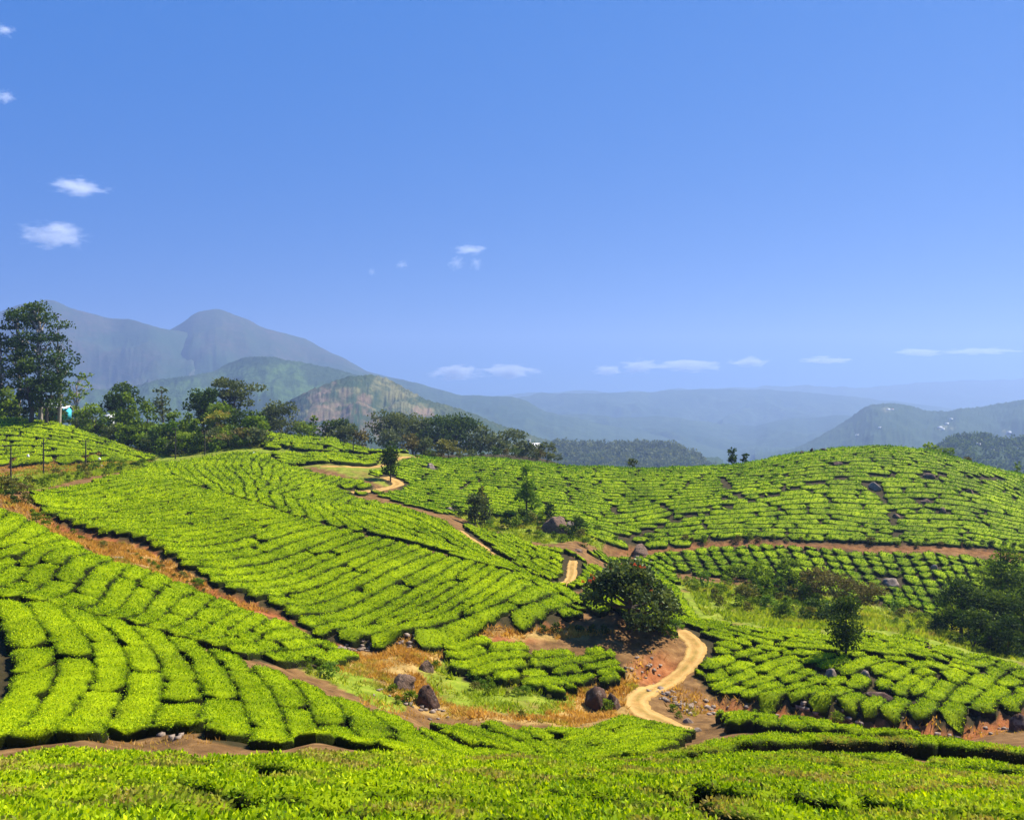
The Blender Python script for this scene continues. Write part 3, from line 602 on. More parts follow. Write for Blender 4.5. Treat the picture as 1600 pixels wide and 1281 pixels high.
    def halfw(c, k):
        tn = np.gradient(c, axis=0); tn /= np.hypot(*tn.T)[:, None] + 1e-9
        m = (allp[:, 2] != k) & (allp[:, 0] > c[:, 0].min() - 3 * sep) & (allp[:, 0] < c[:, 0].max() + 3 * sep) & (allp[:, 1] > c[:, 1].min() - 3 * sep) & (allp[:, 1] < c[:, 1].max() + 3 * sep)
        o = allp[m]; out = []
        dx = o[None, :, 0] - c[:, 0:1]; dy = o[None, :, 1] - c[:, 1:2]
        al = dx * tn[:, 0:1] + dy * tn[:, 1:2]; pr = -dx * tn[:, 1:2] + dy * tn[:, 0:1]
        for sg_ in (1, -1):
            d = np.where((np.abs(al) < 0.5) & (pr * sg_ > 0), pr * sg_, 9e9).min(1) if len(o) else np.full(len(c), 9e9)
            h = np.where(d < 1.7 * sep, 0.5 * d, 0.56 * sep); h = np.clip(h, 0.22 * sep, 0.85 * sep)
            ke = np.ones(5) / 5; h = np.minimum(np.convolve(np.pad(h, 2, 'edge'), ke, 'valid'), h + .08) if len(h) > 5 else h
            out.append(h)
        return np.stack(out, 1)
    for lk, L in enumerate(lines):
        L = resample(L, 0.3); L = np.c_[L, halfw(L, lk)]; n = len(L); i = 0
        while i < n - 1:
            k = int(rr.uniform(la, lb) / 0.3)
            if n - i - k < la / 0.3 * 0.7: k = n - i
            seg = L[i:i + k]
            if len(seg) * 0.3 > 0.55: runs.append(seg)
            i += k + (0 if rr.random() < .7 else 1)
    return runs

def hedge_geo(c, width, height, Ymid, seed, leafy=True, hscale=1.0):
    """body strip + leaves; returns V,quads,tris?,mi,tint,smooth"""
    step = min(max(Ymid / 270.0, 0.10), 0.55); K = 13 if Ymid < 60 else (11 if Ymid < 115 else 8)
    c = resample(c, step); n = len(c)
    if n < 4: c = resample(c, step / 2); n = len(c)
    hw = c[:, 2:4]; c = c[:, :2]
    tn = np.gradient(c, axis=0); tn /= np.hypot(*tn.T)[:, None] + 1e-9; nr = np.stack([-tn[:, 1], tn[:, 0]], 1)
    Ls = np.r_[0, np.cumsum(np.hypot(*np.diff(c, axis=0).T))]; Lt = Ls[-1]
    e = np.clip(np.minimum(Ls, Lt - Ls) / (hw.mean() * 0.55), 0, 1)[:, None]; ends = np.maximum(1 - (1 - e) ** 2.6, 0.0) ** .5 * 0.995 + 0.005
    wid = 2 * (hw - width) * (1 + 0.07 * vnoise(Ls * 0.9, np.full(n, seed * 3.1))[:, None] + 0.04 * vnoise(Ls * 2.7, np.full(n, seed * 1.7))[:, None]) * ends; ends = ends[:, 0]
    jit = np.random.default_rng(seed + 5).uniform(-1, 1, 4); height = height * (1 + .10 * jit[0])
    hgt = height * (1 + 0.10 * vnoise(Ls * 0.55, np.full(n, seed * 5.3))) * (0.6 + 0.4 * ends)
    a = np.linspace(0, math.pi, K); ca, sa = np.cos(a), np.sin(a)
    sx = np.sign(ca) * np.abs(ca) ** 0.42; sz = sa ** 0.30
    off = 0.5 * np.where(sx[None] > 0, wid[:, 0:1], wid[:, 1:2]) * sx[None]
    edge_n = 0.11 * vnoise(Ls[:, None] * 1.9 + sx[None] * .01, np.where(sx[None] > 0, 3.0, 9.0) + seed + 0 * Ls[:, None], seed=6) + 0.05 * vnoise(Ls[:, None] * 5.3, np.where(sx[None] > 0, 3.0, 9.0) + seed + 0 * Ls[:, None], seed=7)
    notch = -0.22 * hw.mean() * np.clip(vnoise(Ls[:, None] * .8 + 40, np.where(sx[None] > 0, 1.0, 5.0) + seed * 1.3 + 0 * Ls[:, None], seed=8) * 4 - 2.4, 0, 1)
    off = off + (edge_n + notch) * sx[None] * ends[:, None]
    sk = jit[1] * .55 * np.clip(1 - Ls / 2.5, 0, 1) + jit[2] * .55 * np.clip(1 - (Lt - Ls) / 2.5, 0, 1)
    X = c[:, 0:1] + nr[:, 0:1] * off + tn[:, 0:1] * off * sk[:, None]; Y = c[:, 1:2] + nr[:, 1:2] * off + tn[:, 1:2] * off * sk[:, None]
    jig = 0.05 + 0.02 * min(Ymid / 60, 2)
    X = X + jig * vnoise(X * 3, Y * 3, np.broadcast_to(sz * 3, X.shape), seed=1); Y = Y + jig * vnoise(X * 3, Y * 3, np.broadcast_to(sz * 3, X.shape), seed=2)
    zt = hgt[:, None] * sz[None]
    lump = 0.07 * vnoise(X * 1.3, Y * 1.3, seed=9) + 0.05 * vnoise(X * 3.4, Y * 3.4, seed=10) + 0.03 * vnoise(X * 8, Y * 8, seed=12)
    Z = gz(X, Y) + zt + lump * sz[None] - 0.12 * (sz[None] < .01)
    V = np.stack([X, Y, Z], -1)
    ii, jj = np.meshgrid(np.arange(n - 1), np.arange(K - 1), indexing='ij')
    q = np.stack([ii * K + jj, ii * K + jj + 1, (ii + 1) * K + jj + 1, (ii + 1) * K + jj], -1).reshape(-1, 4)
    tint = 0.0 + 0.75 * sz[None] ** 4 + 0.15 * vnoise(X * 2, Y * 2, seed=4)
    out = [V.reshape(-1, 3), q, np.zeros(len(q), int), tint.ravel(), np.ones(len(q), bool)]
    if leafy:
        ls = max(0.062, Ymid * 0.0017)
        dens = min(300.0, 0.85 / ls ** 2)
        P3 = V; area = Lt * (hw.sum(1).mean() + height)
        nl = int(area * dens * leafy)
        r = np.random.default_rng(int(seed) + 77)
        u = r.random(nl) * (n - 1.001); xo = r.uniform(-1, 1, nl); v = np.interp(xo, sx[::-1], np.arange(K)[::-1]); side = r.random(nl) < 0.2; v = np.where(side, np.where(r.random(nl) < .5, r.random(nl) * K * .22, (K - 1) - r.random(nl) * K * .22), v); v = np.clip(v, 0, K - 1.001)
        i = u.astype(int); j = np.clip(v, 0, K - 1.001).astype(int); fu = (u - i)[:, None]; fv = (np.clip(v, 0, K - 1.001) - j)[:, None]
        p = (P3[i, j] * (1 - fu) + P3[i + 1, j] * fu) * (1 - fv) + (P3[i, j + 1] * (1 - fu) + P3[i + 1, j + 1] * fu) * fv
        nrm = np.cross(P3[i + 1, j] - P3[i, j], P3[i, j + 1] - P3[i, j]); nrm /= np.linalg.norm(nrm, axis=1)[:, None] + 1e-9
        nrm[nrm[:, 2] < 0] *= -1
        up = nrm + r.normal(0, 0.55, (nl, 3)); up /= np.linalg.norm(up, axis=1)[:, None] + 1e-9       # leaf points this way
        sd_ = np.cross(up, r.normal(0, 1, (nl, 3))); sd_ /= np.linalg.norm(sd_, axis=1)[:, None] + 1e-9
        s = (ls * r.uniform(0.7, 1.35, nl) * np.where(side, .7, 1))[:, None]
        if Ymid < 60:      # nothing outside the visible cone near the camera
            kp = np.abs(p[:, 0] / p[:, 1]) < 0.70; p, nrm, up, sd_, s, v = p[kp], nrm[kp], up[kp], sd_[kp], s[kp], v[kp]; nl = len(p)
        p = p + nrm * r.uniform(-0.03, 0.05, nl)[:, None]
        b0 = p; tip = p + up * s * 1.25; m1 = p + up * s * .55 + sd_ * s * .36; m2 = p + up * s * .55 - sd_ * s * .36
        LV = np.stack([b0, m1, tip, m2], 1).reshape(-1, 3); base = len(out[0])
        lq = base + np.arange(nl * 4).reshape(-1, 4)
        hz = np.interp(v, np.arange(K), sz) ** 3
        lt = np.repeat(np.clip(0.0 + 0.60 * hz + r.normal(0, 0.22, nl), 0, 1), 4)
        out = [np.concatenate([out[0], LV]), np.concatenate([out[1], lq]), np.r_[out[2], np.ones(nl, int)], np.r_[out[3], lt], np.r_[out[4], np.zeros(nl, bool)]]
    return out

ALL = []
for fi, F_ in enumerate(FIELDS):
    t1 = time.time(); runs = make_rows(fi, F_)
    if F_[0] == 'near':
        for off in (1.9,):                     # one long hedge along the far rim of the near bed, across a dark gap
            edge = [(985, 25.4), (1020, 27.4), (1080, 29.2), (1150, 30.9), (1300, 32.5), (1450, 32.4), (1600, 31.6), (1700, 30.4)]
            L = resample(chaikin(np.array([((a - 800) / F * b, b) for a, b in edge])), 0.3); L = np.c_[L, np.full((len(L), 2), 0.85)]
            for s0, s1 in ((0, 0.23), (0.21, 0.51), (0.49, 0.77), (0.74, 1)): runs.append(L[int(s0 * len(L)):int(s1 * len(L))])
    for rn in runs:
        m = rn[len(rn) // 2]; ymid = float(rn[:, 1].mean())
        px = 800 + F * rn[:, 0] / rn[:, 1]; py = HOR - F * (gz(rn[:, 0], rn[:, 1]) + .9) / rn[:, 1]
        vis = ((px > -10) & (px < 1610) & (py < 1295)).mean()
        ln = float(np.hypot(*np.diff(rn[:, :2], axis=0).T).sum())
        RIM = F_[0] == 'near' and ymid > 24.5 and rn[:, 2].min() > .84 and rn[:, 2].max() < .86
        ALL.append(dict(rim=RIM, f=fi, c=rn, Y=ymid, px=float(np.median(px)), py=float(np.median(py)), vis=vis, L=ln, size=ln * F_[3] / ymid ** 2 * (0.25 + abs(float(gz(m[0], m[1])) / ymid)) * vis))
print('rows', len(ALL), round(time.time() - T0, 1))
ALL = [a for a in ALL if a['vis'] > 0]
ALL.sort(key=lambda a: -a['size'])
LM = [(980, 930, 'the flowering tree'), (1322, 960, 'the lone columnar tree'), (667, 1087, 'the dark hollow boulder'), (934, 1080, 'the wide boulder by the road'),
      (1040, 1050, 'the dirt road bend'), (290, 1107, 'the small pale stone'), (50, 775, "the slope's left tip"), (230, 880, 'the dry grass gully'), (500, 1000, 'the gully corner'),
      (905, 935, "the crest path's end"), (1298, 1050, 'the pale pointed rock'), (1375, 1085, 'the long dark slab'), (1592, 1130, 'the right-edge rock'), (170, 1135, 'the lower-left bare soil'),
      (800, 1280, "the bottom edge's middle"), (20, 1280, 'the bottom left corner'), (1580, 1280, 'the bottom right corner'), (1300, 1140, 'the rim hedge'), (700, 800, 'the far hill dip'),
      (400, 780, 'the herringbone seam'), (20, 930, 'the left ridge end'), (1000, 860, 'the smooth domed boulder'), (1540, 950, 'the dark tree clump'), (500, 1150, 'the shady notch'),
      (1367, 757, 'the pale hill boulder'), (610, 720, 'the upper lone tree')]
ORD = ['', 'second ', 'third ', 'fourth ', 'fifth ', 'sixth ', 'seventh ', 'eighth ', 'ninth ', 'tenth ', 'eleventh ', 'twelfth ', 'thirteenth ', 'fourteenth ', 'fifteenth ', 'sixteenth ', 'seventeenth ', 'eighteenth ', 'nineteenth ', 'twentieth ', 'twenty-first ', 'twenty-second ', 'twenty-third ']
SHORT = {'near': 'foreground bed', 'lowleft': 'lower left hill', 'strip': 'low middle strip', 'midleft': 'middle-left field', 'main': 'big striped slope', 'crest': 'bright crest field', 'patch': 'small path field',
         'far': 'far hill', 'behind': 'slope behind the tree', 'terrace': 'knobbly terrace', 'right': 'right-hand field', 'footright': 'right bank foot', 'hollow': 'hollow bed', 'topleft': 'upper left field', 'topmid': 'upper middle field', 'topstrip': 'upper strip'}
from collections import defaultdict
byk = defaultdict(list)
NIND = 300
for a in ALL[:NIND]:
    k = min(range(len(LM)), key=lambda i: (LM[i][0] - a['px']) ** 2 + (1.5 * (LM[i][1] - a['py'])) ** 2)
    szw = 'long' if a['L'] > 9 else ('short' if a['L'] < 4 else 'medium')
    byk[(a['f'], k, szw)].append(a)
for (f, k, szw), L in byk.items():
    L.sort(key=lambda a: (LM[k][0] - a['px']) ** 2 + (LM[k][1] - a['py']) ** 2)
    for i, a in enumerate(L):
        a['label'] = f"{szw} tea hedge in the {SHORT[FIELDS[f][0]]}, {ORD[min(i, 22)]}nearest {LM[k][2]}"
        assert len(a['label'].split()) <= 17, a['label']
rest = defaultdict(list)
MATS = {}
tot = 0
for idx, a in enumerate(ALL):
    F_ = FIELDS[a['f']]; sep = F_[3]
    inset = {'near': 0.03, 'topleft': 0.10, 'crest': 0.07, 'topmid': 0.10, 'main': 0.09, 'far': 0.02, 'terrace': 0.06, 'lowleft': 0.0, 'midleft': 0.03, 'right': 0.05}.get(F_[0], 0.06)
    leafy = 1.0 if a['Y'] < 34 else (0.85 if a['Y'] < 120 else 0.55)
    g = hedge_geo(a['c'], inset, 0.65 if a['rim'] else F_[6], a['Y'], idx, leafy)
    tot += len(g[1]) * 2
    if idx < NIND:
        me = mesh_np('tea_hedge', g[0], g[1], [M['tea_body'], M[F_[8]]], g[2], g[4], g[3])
        tag(link('tea_hedge', me), a['label'], 'tea hedge', 'tea hedges in ' + F_[7])
    else: rest[a['f']].append(g)
for f, L in rest.items():
    off = 0; VV, QQ, MI, TI, SM = [], [], [], [], []
    for g in L:
        VV.append(g[0]); QQ.append(g[1] + off); MI.append(g[2]); TI.append(g[3]); SM.append(g[4]); off += len(g[0])
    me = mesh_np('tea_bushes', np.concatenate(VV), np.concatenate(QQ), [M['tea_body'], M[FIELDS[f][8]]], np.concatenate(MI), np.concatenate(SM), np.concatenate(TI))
    tag(link('tea_bushes', me), 'remaining clipped tea bushes filling ' + FIELDS[f][7], 'tea bushes', kind='stuff')
print('hedge tris', tot, round(time.time() - T0, 1))

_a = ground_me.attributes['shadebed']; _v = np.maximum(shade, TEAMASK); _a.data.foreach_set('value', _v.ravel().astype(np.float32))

# ------------------------------------------------------------------ far hills and mountains
def hill_mat(name, base, tea=None, rock=None, forest=(0.03, 0.055, 0.02), fs=0.004, patches=None, bumpd=25.0):
    m, nt, out = mat(name); pos = geo_pos(nt)
    n = noise_tex(nt, fs, 6.0, 0.62, pos); n2 = noise_tex(nt, fs * 12, 4.0, 0.6, pos)
    c = ramp(nt, n, [(0.40, forest), (0.56, base), (0.75, tuple(v * 1.35 for v in base))])
    c = mixc(nt, mth(nt, 'MULTIPLY', ramp(nt, n2, [(0.42, (0, 0, 0)), (0.54, (1, 1, 1))]), 0.6), c, tuple(v * .8 for v in forest))
    if patches:
        spk = ramp(nt, noise_tex(nt, fs * 16, 4.0, 0.7, pos), [(0.55, (0, 0, 0)), (0.62, (1, 1, 1))])
        for k, (col, an) in enumerate(patches):
            c = mixc(nt, mth(nt, 'MULTIPLY', attr(nt, an), ramp(nt, noise_tex(nt, fs * 4, 5.0, 0.7, pos), [(0.40, (0.1,) * 3), (0.58, (0.85,) * 3)])), c, col)
    if patches: c = mixc(nt, mth(nt, 'MULTIPLY', spk, 0.7), c, forest)
    p = N(nt, 'ShaderNodeBsdfPrincipled', Roughness=0.95); p.inputs['Specular IOR Level'].default_value = 0.05
    nt.links.new(c, p.inputs['Base Color'])
    b = nt.nodes.new('ShaderNodeBump'); b.inputs['Strength'].default_value = 0.8; b.inputs['Distance'].default_value = bumpd * 0.4
    nt.links.new(noise_tex(nt, fs * 10, 6.0, 0.7, pos), b.inputs['Height']); nt.links.new(b.outputs[0], p.inputs['Normal'])
    nt.links.new(p.outputs[0], out.inputs[0]); return m
HM = {}
HM['mount'] = hill_mat('mountain_slope', (0.065, 0.055, 0.035), fs=0.0022)
HM['blue'] = hill_mat('forest_ridge', (0.05, 0.075, 0.03), fs=0.002)
HM['tea'] = hill_mat('green_hill', (0.05, 0.075, 0.03), fs=0.006, patches=[((0.085, 0.14, 0.035), 'teap'), ((0.24, 0.20, 0.10), 'bare')])
HM['brown'] = hill_mat('brown_hill', (0.07, 0.08, 0.03), fs=0.008, patches=[((0.19, 0.17, 0.07), 'teap'), ((0.21, 0.135, 0.085), 'bare')], bumpd=10)
HM['forest'] = hill_mat('forest_hill', (0.045, 0.07, 0.025), fs=0.012, patches=[((0.2, 0.19, 0.09), 'bare')], bumpd=8)
HM['valley'] = hill_mat('valley_floor', (0.06, 0.09, 0.035), fs=0.0015, patches=[((0.2, 0.19, 0.12), 'bare')])

def ridge(name, crest, Y, base, front, back, m, rough=0.10, spur=1.0, cols=520, rows=38, blobs=(), lump=0.0, Yend=None, pw=1.3):
    """crest: photo positions of the skyline; the hill falls over 'front' metres towards the camera and 'back' metres behind it"""
    cols = int(cols * .8); cp = np.array(crest, float); u = np.linspace(cp[0, 0], cp[-1, 0], cols)
    py = np.interp(u, cp[:, 0], cp[:, 1])
    k = max(3, int(cols * 0.012)) | 1; ker = np.hanning(k + 2)[1:-1]; ker /= ker.sum()
    py = np.convolve(np.pad(py, k // 2, 'edge'), ker, 'valid')
    py = py + (2.4 if m.name.startswith('forest_ridge') else 1.1) * fbm(u / 30 + Y, u * 0, seed=5, o=4) * np.hanning(cols) ** .3
    s = (u - 800) / F; Yc = np.full(cols, float(Y)) if Yend is None else np.linspace(Y, Yend, cols)
    Yc = Yc * (1 + 0.03 * vnoise(u / 60.0, u * 0 + Y, seed=3))
    zc = (HOR - py) / F * Yc
    d = np.concatenate([-(np.linspace(1, 0, rows, endpoint=False) ** 1.4), np.linspace(0, 1, rows // 3) ** 1.3])
    Dm, Sm = np.meshgrid(d, np.arange(cols), indexing='ij')
    S_ = s[Sm]; YC = Yc[Sm]; ZC = zc[Sm]
    Ym = YC + np.where(Dm < 0, Dm * front, Dm * back); Xm = S_ * Ym
    t = np.abs(Dm); scl = max(Y * 0.085, 60)
    H_ = ZC - base
    wx = Xm + 0.35 * scl * fbm(Xm / scl, Ym / scl, seed=21, o=2)
    spurn = 1 - np.abs(fbm(wx / (scl * 1.1), Ym / (scl * 1.6), seed=int(Y) % 97, o=4))      # ridged gullies running down the slope
    fine = fbm(Xm / (scl * .25), Ym / (scl * .35), seed=13, o=4)
    fall = np.where(Dm < 0, (1 - t) ** 1.35, (1 - sstep(0, 1, t)) ** pw)
    env = np.sin(np.pi * np.clip(t, 0, 1) ** 0.9) ** 1.5
    Z = base + H_ * fall + H_ * rough * 1.7 * env * (spurn - 0.72) * spur + H_ * rough * 0.5 * env * fine
    Z += np.abs(H_).mean() * rough * 0.06 * fbm(Xm / (scl * .06), Ym / (scl * .06), seed=31, o=3) * (0.15 + env)
    Z = np.minimum(Z, np.where(Dm < 0, np.minimum(ZC, ZC * Ym / YC), ZC) - 0.05 * H_ * t ** .8)
    if lump: Z += lump * np.abs(vnoise(Xm / (lump * 2.2), Ym / (lump * 2.2), seed=41)) + 0.5 * lump * vnoise(Xm / lump, Ym / lump, seed=42)
    V = np.stack([Xm, Ym, Z], -1)
    PX = 800 + F * Xm / Ym; PY = HOR - F * Z / Ym; fb = fbm(PX / 18, PY / 12, seed=51, o=4) * 0.55
    att = {'teap': np.zeros(PX.shape), 'bare': np.zeros(PX.shape)}
    for nm, bx, by, rx, ry in blobs:      # land cover patches, where the photo shows them on the hillside
        att[nm] = np.maximum(att[nm], sstep(1.15, 0.85, np.sqrt(((PX - bx) / rx) ** 2 + ((PY - by) / ry) ** 2) + fb))
    R_, C_ = Dm.shape; ii, jj = np.meshgrid(np.arange(R_ - 1), np.arange(C_ - 1), indexing='ij')
    q = np.stack([ii * C_ + jj, ii * C_ + jj + 1, (ii + 1) * C_ + jj + 1, (ii + 1) * C_ + jj], -1).reshape(-1, 4)
    tag(link(name, mesh_np(name, V.reshape(-1, 3), q, m, smooth=True, tint={k: v.ravel() for k, v in att.items()})), kind='structure')
    return V
ridge('mountain', [(-260, 520), (-120, 505), (0, 487), (30, 476), (68, 468), (84, 470), (110, 481), (150, 492), (175, 499), (200, 499), (240, 510), (264, 516), (300, 520), (330, 560), (400, 590)], 4700, -300, 1900, 2000, HM['mount'], rough=0.10, cols=420)
ridge('mountain', [(150, 585), (200, 555), (240, 530), (264, 516), (285, 505), (300, 492), (312, 487), (337, 483), (350, 485), (370, 493), (395, 504), (410, 512), (450, 522), (475, 528), (500, 543), (540, 562), (575, 580), (620, 592), (700, 612), (800, 640), (900, 665)], 5100, -330, 2500, 2400, HM['mount'], rough=0.12, cols=420)
ridge('hill', [(180, 640), (215, 600), (250, 583), (270, 575), (300, 576), (330, 584), (345, 590), (420, 610), (600, 650)], 4300, -260, 900, 800, HM['tea'], rough=0.06, cols=300, blobs=[('bare', 302, 575, 40, 14), ('teap', 250, 610, 60, 30)])
ridge('hill', [(-200, 640), (0, 620), (120, 612), (200, 606), (260, 592), (300, 588), (335, 582), (352, 570), (380, 560), (415, 557), (440, 561), (480, 568), (520, 577), (560, 588), (620, 615), (720, 660), (800, 690)], 2900, -210, 1100, 900, HM['tea'], rough=0.09, cols=520,
      blobs=[('teap', 425, 592, 66, 26), ('teap', 270, 612, 90, 18), ('teap', 220, 640, 80, 22), ('teap', 460, 610, 50, 14)], lump=5)
ridge('hill', [(400, 660), (450, 628), (500, 604), (530, 594), (556, 587), (580, 585), (604, 591), (640, 611), (665, 627), (700, 634), (740, 648), (780, 665), (830, 682), (880, 697), (960, 720)], 1900, -150, 700, 500, HM['brown'], rough=0.12, cols=560,
      blobs=[('bare', 493, 622, 13, 10), ('bare', 518, 640, 36, 30), ('bare', 580, 665, 26, 16), ('teap', 610, 608, 42, 16), ('teap', 640, 636, 40, 9), ('bare', 566, 627, 12, 12), ('teap', 540, 612, 24, 8), ('teap', 470, 640, 22, 10), ('bare', 660, 645, 14, 8)], lump=4)
ridge('hill', [(540, 575), (600, 588), (640, 596), (672, 604), (690, 609), (720, 616), (760, 617), (800, 620), (825, 627), (850, 640), (900, 655), (960, 668), (1040, 680), (1140, 700)], 4600, -330, 1900, 1500, HM['blue'], rough=0.13, cols=440)
ridge('hill', [(620, 680), (700, 655), (780, 628), (840, 616), (880, 615), (940, 614), (1000, 611), (1060, 610), (1110, 608), (1150, 608), (1200, 607), (1225, 610), (1260, 612), (1300, 618), (1340, 621), (1400, 626), (1500, 640)], 6900, -400, 2200, 2000, HM['blue'], rough=0.16, cols=420)
ridge('hill', [(560, 720), (640, 685), (700, 662), (800, 650), (900, 646), (980, 650), (1060, 652), (1120, 662), (1180, 664), (1240, 655), (1300, 650), (1400, 650), (1500, 652)], 5200, -380, 1900, 1500, HM['blue'], rough=0.2, cols=420)
ridge('hill', [(980, 628), (1080, 614), (1150, 606), (1250, 604), (1330, 606), (1400, 601), (1440, 597), (1500, 596), (1560, 592), (1600, 590), (1700, 590), (1850, 594)], 9300, -400, 2200, 1500, HM['blue'], rough=0.12, cols=300)
ridge('hill', [(560, 640), (700, 622), (820, 614), (900, 612), (1000, 611), (1100, 607), (1200, 604), (1300, 606), (1450, 610), (1700, 606)], 9600, -400, 2200, 1300, HM['blue'], rough=0.1, cols=260)
H5 = ridge('hill', [(1180, 720), (1240, 705), (1300, 673), (1330, 652), (1352, 638), (1365, 633), (1400, 631), (1425, 634), (1440, 641), (1480, 643), (1500, 638), (1530, 638), (1560, 632), (1590, 627), (1640, 622), (1760, 625), (1900, 650)], 3200, -300, 1300, 1000, HM['forest'], rough=0.10, cols=560, lump=6,
      blobs=[('bare', 1478, 668, 14, 3), ('bare', 1385, 640, 6, 3), ('bare', 1575, 675, 8, 3)])
HV = ridge('hill', [(1440, 720), (1480, 695), (1505, 686), (1530, 684), (1550, 688), (1570, 694), (1600, 690), (1640, 682), (1800, 684), (1950, 700)], 1300, -140, 450, 300, HM['forest'], rough=0.1, cols=420, lump=3.0)
HC = ridge('hill', [(780, 730), (840, 704), (870, 696), (920, 698), (960, 700), (1010, 696), (1050, 698), (1075, 708), (1095, 722), (1130, 745)], 1600, -170, 450, 400, HM['forest'], rough=0.1, cols=420, lump=3.0)
# the valley floor that carries all of it, from the tea hills out to the horizon
ys = np.exp(np.linspace(math.log(120), math.log(11100), 150)); ss = np.linspace(-1.25, 1.25, 260)
Sg, Yg = np.meshgrid(ss, ys); Xg = Sg * Yg
Zg = -40 - 300 * sstep(120, 2600, Yg) + (12 + 40 * sstep(800, 5000, Yg)) * fbm(Xg / 700, Yg / 900, seed=71) * sstep(200, 900, Yg)
Zg = np.where(Yg < 460, np.minimum(Zg, -45 - 40 * sstep(120, 250, Yg) - 10), Zg)
ii, jj = np.meshgrid(np.arange(len(ys) - 1), np.arange(len(ss) - 1), indexing='ij'); C_ = len(ss)
q = np.stack([ii * C_ + jj, ii * C_ + jj + 1, (ii + 1) * C_ + jj + 1, (ii + 1) * C_ + jj], -1).reshape(-1, 4)
tag(link('valley_floor', mesh_np('valley_floor', np.stack([Xg, Yg, Zg], -1).reshape(-1, 3), q, HM['valley'], smooth=True,
    tint={'teap': np.zeros(Xg.size), 'bare': sstep(.3, .7, fbm(Xg / 300, Yg / 300, seed=77)).ravel()})), kind='structure')

# haze: one closed box of thin air round everything but the sky
hz = bpy.data.meshes.new('haze')
x0, x1, y0, y1, z0, z1 = -15000, 15000, -300, 11300, -560, 760
hz.from_pydata([(x0, y0, z0), (x1, y0, z0), (x1, y1, z0), (x0, y1, z0), (x0, y0, z1), (x1, y0, z1), (x1, y1, z1), (x0, y1, z1)], [],
               [(0, 3, 2, 1), (4, 5, 6, 7), (0, 1, 5, 4), (1, 2, 6, 5), (2, 3, 7, 6), (3, 0, 4, 7)])
m, nt, out = mat('haze'); pv = nt.nodes.new('ShaderNodeVolumePrincipled')
pv.inputs['Color'].default_value = (0.34, 0.47, 0.76, 1); pv.inputs['Density'].default_value = HAZE = 1.75e-4; pv.inputs['Anisotropy'].default_value = 0.25
nt.links.new(pv.outputs[0], out.inputs['Volume']); hz.materials.append(m)
tag(link('haze', hz), 'thin blue haze filling the air over the valley', 'haze', kind='stuff')
print('far', round(time.time() - T0, 1))

# ------------------------------------------------------------------ plants
def tube(pts, rads, k=6):
    pts = np.asarray(pts, float); n = len(pts); V, Q = [], []
    tn = np.gradient(pts, axis=0); tn /= np.linalg.norm(tn, axis=1)[:, None] + 1e-9
    a = np.cross(tn, [0.3, 0.9, 0.2]); a /= np.linalg.norm(a, axis=1)[:, None] + 1e-9; b = np.cross(tn, a)
    an = np.linspace(0, 2 * np.pi, k, endpoint=False)
    V = (pts[:, None] + (a[:, None] * np.cos(an)[None, :, None] + b[:, None] * np.sin(an)[None, :, None]) * np.asarray(rads)[:, None, None]).reshape(-1, 3)
    i, j = np.meshgrid(np.arange(n - 1), np.arange(k), indexing='ij'); j2 = (j + 1) % k
    return V, np.stack([i * k + j, i * k + j2, (i + 1) * k + j2, (i + 1) * k + j], -1).reshape(-1, 4)
def merge(L):
    V, Q, o = [], [], 0
    for v, q in L: V.append(v); Q.append(q + o); o += len(v)
    return np.concatenate(V), np.concatenate(Q)
def leaves(clumps, n, ls, r, droop=0.0):
    """clumps rows: x y z rx ry rz shade; leaves sit in the shells of the clumps"""
    C = np.asarray(clumps, float); w = (C[:, 3] * C[:, 4] + C[:, 4] * C[:, 5] + C[:, 3] * C[:, 5]); w /= w.sum()
    k = r.choice(len(C), n, p=w); d = r.normal(0, 1, (n, 3)); d /= np.linalg.norm(d, axis=1)[:, None]
    d[:, 2] = np.where(d[:, 2] < -0.3, d[:, 2] * 0.4, d[:, 2]); rad = r.uniform(0.15, 1, n) ** 0.4
    rad *= 1 + 0.22 * r.normal(0, 1, n) * (r.random(n) < .3)
    p = C[k, :3] + d * C[k, 3:6] * rad[:, None]
    up = d + r.normal(0, 0.7, (n, 3)) + [0, 0, 0.25 - droop]; up /= np.linalg.norm(up, axis=1)[:, None]
    sd = np.cross(up, r.normal(0, 1, (n, 3))); sd /= np.linalg.norm(sd, axis=1)[:, None]
    s = (ls * r.uniform(0.6, 1.4, n))[:, None]
    V = np.stack([p, p + up * s * .5 + sd * s * .42, p + up * s * 1.05, p + up * s * .5 - sd * s * .42], 1).reshape(-1, 3)
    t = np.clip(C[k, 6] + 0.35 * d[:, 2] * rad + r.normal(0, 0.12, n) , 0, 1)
    return V, np.arange(n * 4).reshape(-1, 4), np.repeat(t, 4)
